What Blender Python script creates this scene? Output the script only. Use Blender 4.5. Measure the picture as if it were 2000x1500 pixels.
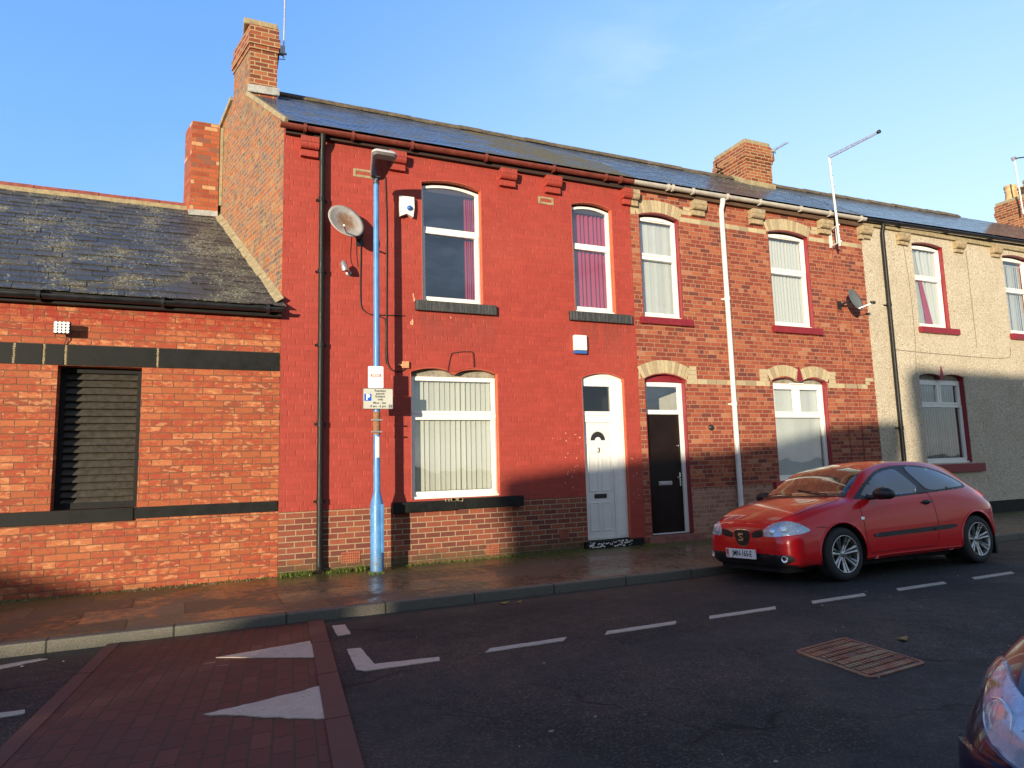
import bpy, bmesh, math, random
from mathutils import Vector, Matrix
from mathutils.geometry import tessellate_polygon, delaunay_2d_cdt
from mathutils.bvhtree import BVHTree
S = bpy.context.scene
for o in list(bpy.data.objects): bpy.data.objects.remove(o)
R = math.radians

# ------------------------------------------------------------ camera, sky, sun, exposure
cam = bpy.data.cameras.new('camera'); co = bpy.data.objects.new('camera', cam); S.collection.objects.link(co); S.camera = co
YAW, PITCH, ROLL = .412743, .118925, -.0272081
f = Vector((math.sin(YAW)*math.cos(PITCH), math.cos(YAW)*math.cos(PITCH), math.sin(PITCH)))
r0 = Vector((math.cos(YAW), -math.sin(YAW), 0)); u0 = r0.cross(f)
rr = r0*math.cos(ROLL)+u0*math.sin(ROLL); uu = -r0*math.sin(ROLL)+u0*math.cos(ROLL)
co.matrix_world = Matrix(((rr.x, uu.x, -f.x, 0), (rr.y, uu.y, -f.y, -9.38), (rr.z, uu.z, -f.z, 1.5), (0, 0, 0, 1)))
cam.sensor_width = 36; cam.lens = 36*1287.4/2000; cam.clip_end = 3000; cam.clip_start = .05
SUN_EL = R(5.0); SUN_DX = 1.0                      # light travels +x*1 for every +y
sv = Vector((-SUN_DX, -1, 0)).normalized()*math.cos(SUN_EL)+Vector((0, 0, math.sin(SUN_EL)))   # towards the sun
W = bpy.data.worlds.new('World'); S.world = W; W.use_nodes = True
wt = W.node_tree; wt.nodes.clear()
wo = wt.nodes.new('ShaderNodeOutputWorld'); bg = wt.nodes.new('ShaderNodeBackground'); sky = wt.nodes.new('ShaderNodeTexSky')
sky.sky_type = 'NISHITA'; sky.sun_disc = False; sky.sun_elevation = R(5.0); sky.sun_rotation = math.atan2(sv.x, sv.y)
sky.air_density = 1.0; sky.dust_density = .3; sky.ozone_density = 2.0
bg.inputs['Strength'].default_value = .15
wt.links.new(bg.outputs[0], wo.inputs[0])
SKY_HOOK = True
sun = bpy.data.lights.new('sun', 'SUN'); so = bpy.data.objects.new('sun', sun); S.collection.objects.link(so)
sun.energy = 4.8; sun.angle = R(.55); sun.color = (1, .87, .66)
so.rotation_euler = sv.to_track_quat('Z', 'Y').to_euler()
so.location = (-8, -12, 12)
S.view_settings.view_transform = 'Standard'; S.view_settings.look = 'None'; S.view_settings.gamma = 1
S.view_settings.exposure = 0.62
S.render.engine = 'CYCLES'

# ------------------------------------------------------------ node helpers
class Sk:                                     # a socket with arithmetic
    def __init__(s, nt, o): s.nt = nt; s.o = o
    def _m(s, op, *a):
        n = s.nt.nodes.new('ShaderNodeMath'); n.operation = op
        for i, v in enumerate((s,)+a):
            if isinstance(v, Sk): s.nt.links.new(v.o, n.inputs[i])
            else: n.inputs[i].default_value = v
        return Sk(s.nt, n.outputs[0])
    def __add__(s, b): return s._m('ADD', b)
    def __radd__(s, b): return s._m('ADD', b)
    def __sub__(s, b): return s._m('SUBTRACT', b)
    def __rsub__(s, b): return (s*-1)+b
    def __mul__(s, b): return s._m('MULTIPLY', b)
    def __rmul__(s, b): return s._m('MULTIPLY', b)
    def __truediv__(s, b): return s._m('DIVIDE', b)
    def floor(s): return s._m('FLOOR')
    def fract(s): return s._m('FRACT')
    def abs(s): return s._m('ABSOLUTE')
    def gt(s, b): return s._m('GREATER_THAN', b)
    def lt(s, b): return s._m('LESS_THAN', b)
    def mn(s, b): return s._m('MINIMUM', b)
    def mx(s, b): return s._m('MAXIMUM', b)
    def pw(s, b): return s._m('POWER', b)
    def mod(s, b): return s._m('FLOORED_MODULO', b)
    def step(s, a, b, lo=0., hi=1.):
        n = s.nt.nodes.new('ShaderNodeMapRange'); n.interpolation_type = 'SMOOTHSTEP'
        s.nt.links.new(s.o, n.inputs[0])
        for i, v in enumerate((a, b, lo, hi)):
            if isinstance(v, Sk): s.nt.links.new(v.o, n.inputs[i+1])
            else: n.inputs[i+1].default_value = v
        return Sk(s.nt, n.outputs[0])
class Mt:                                     # material builder
    def __init__(s, name):
        s.m = bpy.data.materials.new(name); s.m.use_nodes = True; s.nt = s.m.node_tree
        s.b = s.nt.nodes['Principled BSDF']; s.out = s.nt.nodes['Material Output']
    def n(s, t): return s.nt.nodes.new(t)
    def sk(s, o): return Sk(s.nt, o)
    def link(s, a, b): s.nt.links.new(a.o if isinstance(a, Sk) else a, b)
    def pos(s, kind='Position'):
        if kind == 'Object':
            o = s.n('ShaderNodeTexCoord').outputs['Object']
        else: o = s.n('ShaderNodeNewGeometry').outputs['Position']
        x = s.n('ShaderNodeSeparateXYZ'); s.link(o, x.inputs[0]); s.P = o
        return [s.sk(x.outputs[i]) for i in range(3)]
    def nrm(s):
        x = s.n('ShaderNodeSeparateXYZ'); s.link(s.n('ShaderNodeNewGeometry').outputs['True Normal'], x.inputs[0])
        return [s.sk(x.outputs[i]) for i in range(3)]
    def xyz(s, x, y, z=0.):
        c = s.n('ShaderNodeCombineXYZ')
        for i, v in enumerate((x, y, z)):
            if isinstance(v, Sk): s.link(v, c.inputs[i])
            else: c.inputs[i].default_value = v
        return c.outputs[0]
    def noise(s, scale, detail=3., rough=.6, vec=None, dist=0., out=0):
        t = s.n('ShaderNodeTexNoise'); t.inputs['Scale'].default_value = scale; t.inputs['Detail'].default_value = detail
        t.inputs['Roughness'].default_value = rough; t.inputs['Distortion'].default_value = dist
        if vec is None: vec = s.P
        s.link(vec, t.inputs['Vector']); return s.sk(t.outputs[out])
    def vscale(s, v, k):
        n = s.n('ShaderNodeVectorMath'); n.operation = 'MULTIPLY'; s.link(v, n.inputs[0]); n.inputs[1].default_value = k; return n.outputs[0]
    def white(s, vec):
        t = s.n('ShaderNodeTexWhiteNoise'); t.noise_dimensions = '3D'; s.link(vec, t.inputs['Vector']); return s.sk(t.outputs[0])
    def ramp(s, fac, stops, interp='LINEAR'):
        r = s.n('ShaderNodeValToRGB'); cr = r.color_ramp; cr.interpolation = interp
        while len(cr.elements) < len(stops): cr.elements.new(.5)
        for e, (p, c) in zip(cr.elements, stops): e.position = p; e.color = (*c, 1)
        s.link(fac, r.inputs[0]); return s.sk(r.outputs[0])
    def mix(s, fac, a, b, mode='MIX'):
        n = s.n('ShaderNodeMix'); n.data_type = 'RGBA'; n.blend_type = mode
        for k, v in ((0, fac), (6, a), (7, b)):
            if isinstance(v, Sk) or hasattr(v, 'is_output'): s.link(v, n.inputs[k])
            elif k == 0: n.inputs[0].default_value = v
            else: n.inputs[k].default_value = (*v, 1)
        return s.sk(n.outputs[2])
    def bump(s, h, strength, dist=.01, prev=None):
        n = s.n('ShaderNodeBump'); n.inputs['Strength'].default_value = strength; n.inputs['Distance'].default_value = dist
        s.link(h, n.inputs['Height'])
        if prev: s.link(prev, n.inputs['Normal'])
        return n.outputs[0]
    def set(s, color=None, rough=None, normal=None, metal=None, spec=None, coat=None):
        for k, v in (('Base Color', color), ('Roughness', rough), ('Normal', normal), ('Metallic', metal), ('Specular IOR Level', spec), ('Coat Weight', coat)):
            if v is None: continue
            if isinstance(v, Sk) or hasattr(v, 'is_output'): s.link(v, s.b.inputs[k])
            elif isinstance(v, tuple): s.b.inputs[k].default_value = (*v, 1)
            else: s.b.inputs[k].default_value = v
        return s.m

def plain(name, col, rough=.5, metal=0., var=.25, scale=9., bump=.15, spec=.5, coat=0.):
    m = Mt(name); m.pos('Object'); n1 = m.noise(scale, 5, .65); n2 = m.noise(scale*6, 3, .6)
    f_ = (n1*.7+n2*.3).step(.3, .7)
    c = m.mix(f_, tuple(x*(1-var) for x in col), tuple(min(1, x*(1+var*.6)) for x in col))
    rg = n1.step(.3, .7, max(.02, rough-.08), min(1, rough+.1))
    return m.set(c, rg, m.bump(n2, bump, .002) if bump else None, metal, spec, coat)

def brick_mat(name, cols, mortar, bw=.225, bh=.0762, mw=.011, bump=.6, rough=.85, english=True, irregular=.010, paint=None, kind='Position', grime=None, headers=None, blotch=None):
    m = Mt(name); x, y, z = m.pos(kind); nx, ny, nz = m.nrm()
    big = m.noise(1.1, 4, .6); med = m.noise(7, 4, .65); fine = m.noise(60, 4, .7)
    wob = m.noise(14, 3, .6); wob2 = m.noise(11, 3, .6, vec=m.vscale(m.P, (1, 1, 1.7)))
    sx = nx.abs().gt(.72); sz = nz.abs().gt(.72)
    u = x*(1-sx)+y*sx
    v = z*(1-sz)+y*sz
    u = u+(wob-.5)*irregular*2.4; v = v+(wob2-.5)*irregular*1.6
    row = (v/bh).floor(); fv = (v/bh).fract()
    rj = m.white(m.xyz(row, 3.7))
    if english: hd = row.mod(4).lt(.5)
    else: hd = row*0
    w = bw*(1-hd*.5)
    us = (u+row.mod(2)*bw*.5+hd*bw*.25+rj*.03)/w
    col = us.floor(); fu = us.fract()
    du = fu.mn(1-fu)*w; dv = fv.mn(1-fv)*bh
    d = du.mn(dv)+(fine-.5)*.006+(med-.5)*.004
    mask = d.step(mw*.5-.001, mw*.5+.0035)
    rnd = m.white(m.xyz(col, row, hd))
    rnd2 = m.white(m.xyz(col, row, 9.3))
    if paint:
        c = m.mix((med*.5+fine*.3+rnd*.25).step(.3, .8), tuple(a*.88 for a in paint), tuple(a*1.08 for a in paint))
        c = m.mix(big.step(.45, .75)*.25, c, tuple(a*.72 for a in paint))
        # dirt that has run down from the gutter and below the sills, and broad faded areas
        run = m.noise(3.5, 5, .65, vec=m.vscale(m.P, (2.6, 2.6, .22)))
        zb = z.step(6.25, 6.0)*-1+1; sl1 = ((x-3.2).abs().step(.75, .60))*z.step(3.05, 3.75)*z.step(3.86, 3.80); sl2 = ((x-5.75).abs().step(.7, .55))*z.step(3.05, 3.75)*z.step(3.86, 3.80)
        c = m.mix(((zb*.8+sl1+sl2)*run.step(.38, .62)).mn(1)*.42, c, (.13, .05, .035))
        c = m.mix(run.step(.55, .75)*.22, c, (.24, .048, .03)); c = m.mix(m.noise(.55, 3, .5).step(.52, .7)*.25, c, (.42, .085, .055))
        # weathering of its own: small chips where the paint has flaked
        ch = (m.noise(23, 5, .7)*.6+m.noise(3.1, 3, .6)*.4).step(.69, .70)
        c = m.mix(ch*.8, c, (.62, .36, .24))
        vj = du.step(.002, .012); h = mask*.24+vj*.55*rnd2.step(.25, .8)+rnd*.35+med*.7+fine*.3
        nrm = m.bump(h, bump, .007)
        return m.set(c, rough, nrm, spec=.3)
    c = m.ramp(rnd, cols, 'CONSTANT')
    c = m.mix((med-.5).abs().step(0, .28)*.55, c, m.ramp(rnd2, cols, 'CONSTANT'))
    c = m.mix(fine.step(.35, .75)*.28, c, (.02, .012, .01), 'MIX')
    if blotch:                                   # flaking faces: old red paint and pale spalled spots
        b1 = m.noise(13, 5, .72, vec=m.vscale(m.xyz(x+rnd*3, y, z+rnd2*3), (.8, 1, 1.5))); b2 = m.noise(13, 2., .5, vec=m.vscale(m.xyz(x+rnd2*5, y, z+rnd*5), (.7, 1, 1.6)))
        c = m.mix((b1+(rnd2-.5)*.18).step(.50, .58)*.8, c, blotch[0]); c = m.mix((b2+(rnd-.5)*.16).step(.57, .66)*.5, c, blotch[1])
    if headers: c = m.mix(big.step(*headers[0])*rnd2.gt(.25)*.8, c, headers[1])
    mc = m.mix(med, tuple(a*.75 for a in mortar), mortar)
    c = m.mix(1-mask, c, mc)
    if grime: c = m.mix(grime[0](m, x, y, z, big, med, fine), c, grime[1])
    h = mask+rnd2*.35+fine*.3+med*.3
    return m.set(c, rough, m.bump(h, bump, .006), spec=.35)

# sky: Nishita at the sun's angles under a clear-air gradient with thin cloud
WM = Mt.__new__(Mt); WM.nt = wt
dirn = WM.n('ShaderNodeTexCoord').outputs['Generated']; WM.P = dirn
dx_ = WM.n('ShaderNodeSeparateXYZ'); wt.links.new(dirn, dx_.inputs[0]); X_, Y_, Z_ = [WM.sk(dx_.outputs[i]) for i in range(3)]
el_ = Z_.mx(0.)
az = (X_*.87+Y_*.49)                                        # towards the pale right-hand horizon
right = az.step(.35, 1.05)
low = WM.mix(right, (.24, .51, .98), (.66, .84, .98)); high = WM.mix(right, (.12, .31, .82), (.27, .52, .93))
g_ = WM.mix(el_.step(.02, .72), low, high)
haze = el_.step(.16, .0); g_ = WM.mix(haze*.55, g_, (.78, .86, .90))
back = (Y_*-1).step(-.1, .5)
g_ = WM.mix(back*.85, g_, (.38, .44, .53))
cl = WM.noise(2.1, 7, .62, vec=WM.vscale(dirn, (1, 1, 3.2)), dist=.4)
cl2 = WM.noise(1.2, 4, .6, vec=WM.vscale(dirn, (1.2, 1, 2.2)))
front_c = (cl*.6+cl2*.4).step(.46, .64)*az.step(.62, .98)*.5+cl2.step(.5, .75)*.08
g_ = WM.mix(front_c, g_, (.86, .93, .98))
g_ = WM.mix((cl*.65+cl2*.35).step(.46, .58)*back*.62, g_, (.08, .095, .125))
g_ = WM.mix(el_.step(.74, .92)*.95, g_, (.035, .045, .065))
g_ = WM.mix((Z_*-1).step(0., .02), g_, (.10, .09, .08))
tot = WM.mix(1., WM.vscale(sky.outputs[0], (.35, .35, .35)), WM.vscale(g_.o, (5.0, 5.0, 5.0)), 'ADD')
wt.links.new(tot.o, bg.inputs[0])

# ------------------------------------------------------------ materials
def low_moss(m, x, y, z, big, med, fine): return (z-(med-.5)*.35).step(.38, .10)*.75
M = {}
M['brick_old'] = brick_mat('old_orange_brick', [(0, (.36, .075, .03)), (.2, (.50, .125, .045)), (.45, (.42, .095, .035)), (.62, (.58, .20, .08)), (.78, (.30, .06, .03)), (.9, (.60, .29, .15))], (.16, .085, .05), bw=.235, bh=.083, mw=.010, english=False, irregular=.011, bump=.8, grime=(low_moss, (.055, .05, .02)))
def topred(m, x, y, z, big, med, fine): return ((z+(med-.5)*.5).step(3.12, 3.42)*.95*(fine+(med-.5)*1.6).step(.62, .42)).mn(.9)
M['brick_outhouse'] = brick_mat('weathered_orange_brick', [(0, (.37, .10, .038)), (.25, (.43, .125, .048)), (.5, (.36, .085, .035)), (.72, (.47, .155, .062)), (.9, (.27, .065, .032))], (.20, .10, .055), bw=.235, bh=.083, mw=.007, english=False, irregular=.013, bump=.85, grime=(topred, (.30, .035, .02)), blotch=((.31, .05, .025), (.58, .29, .13)))
M['brick_red'] = brick_mat('red_brick', [(0, (.26, .055, .03)), (.25, (.33, .08, .038)), (.5, (.22, .045, .026)), (.7, (.38, .11, .05)), (.88, (.15, .04, .03)), (.95, (.42, .17, .09))], (.40, .24, .155), bw=.225, bh=.0762, mw=.0085, irregular=.012, bump=.7)
M['brick_new'] = brick_mat('brown_red_facing_brick', [(0, (.19, .048, .03)), (.3, (.26, .07, .038)), (.55, (.15, .042, .03)), (.75, (.31, .085, .04)), (.9, (.22, .06, .035))], (.40, .28, .17), bw=.225, bh=.0762, mw=.011, english=False, irregular=.003, bump=.7, grime=(low_moss, (.07, .06, .025)))
M['brick_buff'] = brick_mat('buff_pink_brick', [(0, (.34, .17, .11)), (.3, (.40, .21, .14)), (.6, (.30, .14, .09))], (.44, .30, .21), bw=.225, bh=.0762, mw=.010, irregular=.006, bump=.6)
def gmot(m, x, y, z, big, med, fine): return (big*.5+med*.5).step(.50, .60)*.6
M['brick_gable'] = brick_mat('mottled_gable_brick', [(0, (.35, .095, .033)), (.2, (.40, .13, .052)), (.42, (.20, .095, .06)), (.5, (.36, .105, .038)), (.74, (.20, .11, .075)), (.84, (.38, .17, .075)), (.93, (.09, .075, .08))], (.38, .275, .125), bw=.20, bh=.0762, mw=.013, irregular=.016, bump=.9, headers=((.50, .66), (.33, .235, .10)), blotch=((.16, .11, .11), (.44, .22, .09)), grime=(gmot, (.11, .085, .075)))
M['brick_chimney'] = brick_mat('chimney_brick', [(0, (.23, .055, .027)), (.3, (.30, .075, .033)), (.6, (.17, .042, .024)), (.85, (.36, .12, .05))], (.42, .31, .16), bw=.215, bh=.0762, mw=.016, irregular=.010, bump=.9, english=False)
M['brick_stack'] = brick_mat('orange_stack_brick', [(0, (.34, .075, .03)), (.3, (.40, .10, .038)), (.6, (.28, .055, .026)), (.8, (.22, .09, .06)), (.92, (.58, .3, .15))], (.25, .13, .07), bw=.225, bh=.079, mw=.009, irregular=.008, bump=.8, english=False)
M['paint_red'] = brick_mat('red_masonry_paint', [], (0, 0, 0), paint=(.345, .050, .034), rough=.62, bump=.7, irregular=.007)
M['opp_brick'] = brick_mat('brown_brick', [(0, (.30, .12, .07)), (.4, (.36, .15, .09)), (.7, (.25, .10, .06))], (.35, .28, .2), bump=.4)

def pebble():
    m = Mt('pebbledash'); x, y, z = m.pos()
    v = m.n('ShaderNodeTexVoronoi'); v.inputs['Scale'].default_value = 75; m.link(m.P, v.inputs['Vector'])
    w = m.n('ShaderNodeSeparateColor'); m.link(v.outputs['Color'], w.inputs[0]); rn = m.sk(w.outputs[0]); d = m.sk(v.outputs['Distance'])
    c = m.ramp(rn, [(0, (.16, .11, .07)), (.14, (.44, .37, .26)), (.5, (.55, .47, .34)), (.85, (.66, .60, .48)), (1, (.25, .18, .12))])
    n = m.noise(1.3, 5, .65); c = m.mix(n.step(.4, .75)*.35, c, (.33, .25, .16))
    st = m.noise(2.2, 4, .6, vec=m.vscale(m.P, (3, 3, .25))); c = m.mix(st.step(.55, .8)*.3, c, (.24, .19, .13))
    return m.set(c, .9, m.bump(d*-1+m.noise(40)*.4, .9, .008))
M['pebble'] = pebble()

def slate(name, c0, c1, moss, amt, rough=(.25, .5), lich=.0, region=None):
    m = Mt(name); x, y, z = m.pos(); g = m.n('ShaderNodeNewGeometry'); rp = m.sk(g.outputs['Random Per Island'])
    n1 = m.noise(2.2, 5, .65); n2 = m.noise(26, 5, .7); n3 = m.noise(90, 3, .7)
    c = m.mix(rp, c0, c1); c = m.mix(n2.step(.4, .8)*.4, c, tuple(a*1.6 for a in c1))
    mf = (n1*.95+rp*.12).step(.60-amt*.45, .78-amt*.4)
    if region: mf = (mf*.5+region(m, x, y, z, n1, rp)).mn(1)
    c = m.mix(mf*.85, c, m.mix(n2, tuple(a*.6 for a in moss), tuple(a*1.4 for a in moss)))
    if lich:
        spot = (m.noise(38, 3, .7)*.6+n1*.3+m.noise(.7, 2, .5)*.12).step(.655-lich*.11, .68-lich*.11)
        c = m.mix(spot*.75, c, (.38, .38, .30))
    rg = n2.step(.3, .75, rough[0], rough[1])+mf*.35
    return m.set(c, rg, m.bump(n2*.6+n3*.4, .5 if lich == .85 else .07, .004), spec=.5 if lich == .85 else (1-mf*.92))
M['slate_out'] = slate('grey_slate', (.040, .041, .044), (.070, .068, .066), (.10, .085, .05), .14, (.36, .55), lich=.85)
def mossy(m, x, y, z, n1, rp): return ((x+(n1-.5)*3).step(3.3, 4.8)*(x+(n1-.5)*3+(z-7)*2.).step(7.4, 6.2)*(.55+rp*.6)).mn(.95)
M['slate_red'] = slate('mossy_slate', (.04, .05, .075), (.07, .085, .12), (.15, .125, .055), .26, (.07, .22), lich=0, region=mossy)
M['slate_mid'] = slate('lichened_slate', (.035, .04, .055), (.06, .068, .085), (.10, .09, .05), .0, (.10, .30), lich=.75)
M['slate_end'] = slate('smooth_slate', (.05, .058, .075), (.07, .08, .1), (.1, .09, .07), -.2, (.06, .18), lich=0)
M['ridge'] = plain('ridge_tile', (.14, .11, .07), .85, var=.6, scale=7, bump=.6)
M['ridge_red'] = plain('red_ridge_tile', (.30, .085, .055), .8, var=.4, scale=9, bump=.5)
M['cement'] = plain('lime_cement', (.33, .265, .15), .9, var=.4, scale=12, bump=1)
M['cement_grey'] = plain('lead_flashing', (.36, .36, .33), .7, var=.4, scale=8, bump=.8)
M['cream_brick'] = None
def cream():
    m = Mt('cream_brick'); m.pos(); g = m.n('ShaderNodeNewGeometry'); rp = m.sk(g.outputs['Random Per Island'])
    n = m.noise(18, 5, .7); n2 = m.noise(80, 3, .7)
    c = m.ramp(rp, [(0, (.38, .31, .18)), (.35, (.50, .42, .25)), (.7, (.43, .35, .22)), (1, (.30, .23, .14))])
    c = m.mix(n.step(.45, .75)*.45, c, (.22, .15, .09)); return m.set(c, .9, m.bump(n*.6+n2*.4, .6, .004))
M['cream_brick'] = cream()
M['mortar'] = plain('mortar', (.33, .25, .16), .9)
M['upvc'] = plain('white_upvc', (.80, .78, .72), .35, var=.05, scale=5, bump=.05)
M['upvc_door'] = plain('white_door_skin', (.74, .73, .68), .38, var=.06, scale=5, bump=.05)
M['crimson'] = plain('crimson_gloss_paint', (.23, .016, .024), .42, var=.25, scale=8, bump=.4)
M['red_trim'] = plain('red_reveal_paint', (.50, .10, .045), .6, var=.25, scale=10, bump=.6)
M['black_paint'] = plain('black_masonry_paint', (.010, .010, .009), .6, var=.5, scale=6, bump=.5, spec=.25)
M['sill_grey'] = None
def sillm():
    m = Mt('weathered_grey_sill'); x, y, z = m.pos(); n = m.noise(3, 4, .6, vec=m.vscale(m.P, (14, 14, .8))); n2 = m.noise(30, 4, .7)
    c = m.mix((n*.7+n2*.3).step(.4, .7), (.028, .03, .03), (.10, .095, .09)); return m.set(c, .6, m.bump(n2, .4, .003))
M['sill_grey'] = sillm()
M['gut_red'] = plain('terracotta_gutter', (.19, .045, .03), .38, var=.35, scale=5, bump=.1)
M['gut_white'] = plain('aged_white_gutter', (.50, .46, .40), .4, var=.2, scale=5, bump=.1)
M['gut_black'] = plain('black_gutter', (.015, .015, .017), .35, var=.3, scale=5, bump=.1)
M['pipe_black'] = plain('black_downpipe', (.014, .014, .013), .48, var=.4, scale=5, bump=.1, spec=.25)
M['pipe_white'] = plain('white_downpipe', (.66, .64, .60), .4, var=.12, scale=5, bump=.1)
M['louvre'] = plain('dark_louvre_paint', (.055, .047, .036), .55, var=.35, scale=14, bump=.5)
M['white_plastic'] = plain('white_plastic', (.78, .76, .70), .35, var=.06, bump=.05)
M['blue_plastic'] = plain('blue_plastic', (.03, .12, .38), .2, var=.1, bump=0)
M['dish'] = None
def dishm():
    m = Mt('pale_rusting_dish'); x, y, z = m.pos('Object'); n = m.noise(9, 5, .7)
    d = (x*x+z*z+(n-.5)*.05).step(.03, .002)
    c = m.mix(n.step(.4, .7), (.36, .33, .30), (.46, .42, .38)); c = m.mix((d*.9+(m.noise(14, 5, .8, vec=m.vscale(m.P, (1.5, 1, .35)))).step(.56, .75)*.75).mn(1), c, (.22, .10, .035))
    return m.set(c, .5, m.bump(n, .2, .004))
M['dish'] = dishm()
M['dish_dark'] = plain('dark_grey_dish', (.13, .14, .13), .45, var=.2)
M['metal'] = plain('galvanised_metal', (.45, .45, .44), .4, metal=.6, var=.2, bump=.1)
M['alu'] = plain('aerial_alloy', (.62, .62, .62), .35, metal=.7, var=.1, bump=0)
M['dark'] = plain('dark_plastic', (.02, .02, .022), .45, var=.2, bump=.05)
M['cable'] = plain('black_cable', (.03, .02, .018), .6, var=.2, bump=0)
M['cable_red'] = plain('painted_cable', (.22, .03, .02), .6, var=.2, bump=0)
M['cable_grey'] = plain('grey_cable', (.16, .12, .09), .6, var=.2, bump=0)
def post_paint():
    m = Mt('sky_blue_post_paint'); x, y, z = m.pos(); n = m.noise(6, 5, .65); n2 = m.noise(30, 5, .7)
    c = m.mix(n.step(.35, .7), (.06, .20, .44), (.085, .27, .56)); c = m.mix((n2*.5+n*.5).step(.56, .62)*.4, c, (.16, .30, .42))
    r_ = ((n2*.6+n*.4)+(z*-1+.9).mx(0)*.12).step(.63, .66); c = m.mix(r_*.8, c, (.17, .09, .05))
    st = m.noise(5, 4, .6, vec=m.vscale(m.P, (10, 10, .7))); c = m.mix(st.step(.55, .75)*.3, c, (.05, .12, .22)); c = m.mix(z.step(.55, .1)*.4, c, (.07, .09, .08))
    return m.set(c, n.step(.3, .7, .32, .55), m.bump(n2, .35, .003))
M['lamp_blue'] = post_paint()
M['rust'] = plain('rust', (.28, .14, .07), .9, var=.5, scale=30, bump=.8)
M['terracotta_vent'] = plain('terracotta_vent', (.34, .10, .05), .8, var=.3, bump=.4)
M['pot'] = plain('buff_chimney_pot', (.62, .40, .20), .75, var=.3, scale=6, bump=.3)
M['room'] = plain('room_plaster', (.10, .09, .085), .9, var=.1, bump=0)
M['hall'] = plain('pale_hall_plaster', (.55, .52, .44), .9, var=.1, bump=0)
M['gold'] = plain('dull_brass', (.16, .10, .03), .4, metal=.3, var=.1, bump=0)
M['chrome'] = plain('chrome', (.75, .75, .75), .12, metal=1., var=.1, bump=0)
M['rear_wall'] = brick_mat('rear_brick', [(0, (.28, .07, .035)), (.5, (.34, .09, .045))], (.3, .2, .13))
M['step'] = plain('worn_red_step', (.27, .10, .075), .75, var=.5, scale=10, bump=.8)
M['door_brown'] = plain('dark_brown_door', (.012, .006, .0045), .4, var=.3, scale=5, bump=.1, spec=.25)

def glassm(name, tint=(1, 1, 1), refl=1.35, rough=.01):
    m = Mt(name); nt = m.nt; nt.nodes.remove(m.b)
    t = m.n('ShaderNodeBsdfTransparent'); t.inputs[0].default_value = (*tint, 1)
    g = m.n('ShaderNodeBsdfGlossy'); g.inputs['Roughness'].default_value = rough; g.inputs['Color'].default_value = (.93, .96, 1, 1)
    x, y, z = m.pos(); n = m.noise(1.6, 2, .5); m.link(m.bump(n, .05, .05), g.inputs['Normal'])
    lw = m.n('ShaderNodeLayerWeight'); lw.inputs[0].default_value = .5
    f2 = ((m.sk(lw.outputs['Facing']).pw(5.)*.96+.04)*refl+.03).mn(1.)
    mx = m.n('ShaderNodeMixShader'); m.link(f2, mx.inputs[0]); m.link(t.outputs[0], mx.inputs[1]); m.link(g.outputs[0], mx.inputs[2])
    m.link(mx.outputs[0], m.out.inputs[0]); return m.m
M['glass'] = glassm('window_glass', (.92, .94, .93), 4.2)
M['glass_frosted'] = glassm('obscured_glass', (.35, .36, .30), 1.6, .12)
def fabric(name, col, trans=.35):
    m = Mt(name); m.pos('Object'); n = m.noise(40, 3, .6)
    m.set(m.mix(n, tuple(a*.9 for a in col), col), .85); nt = m.nt
    tr = m.n('ShaderNodeBsdfTranslucent'); tr.inputs[0].default_value = (*col, 1)
    mx = m.n('ShaderNodeMixShader'); mx.inputs[0].default_value = trans
    m.link(m.b.outputs[0], mx.inputs[1]); m.link(tr.outputs[0], mx.inputs[2]); m.link(mx.outputs[0], m.out.inputs[0]); return m.m
M['blind'] = fabric('cream_blind_fabric', (.80, .80, .70))
M['blind_grey'] = fabric('pale_grey_blind_fabric', (.55, .60, .58))
M['curtain'] = fabric('magenta_voile', (.52, .045, .11), .3)
M['net'] = fabric('white_net', (.80, .82, .78), .3)

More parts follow.
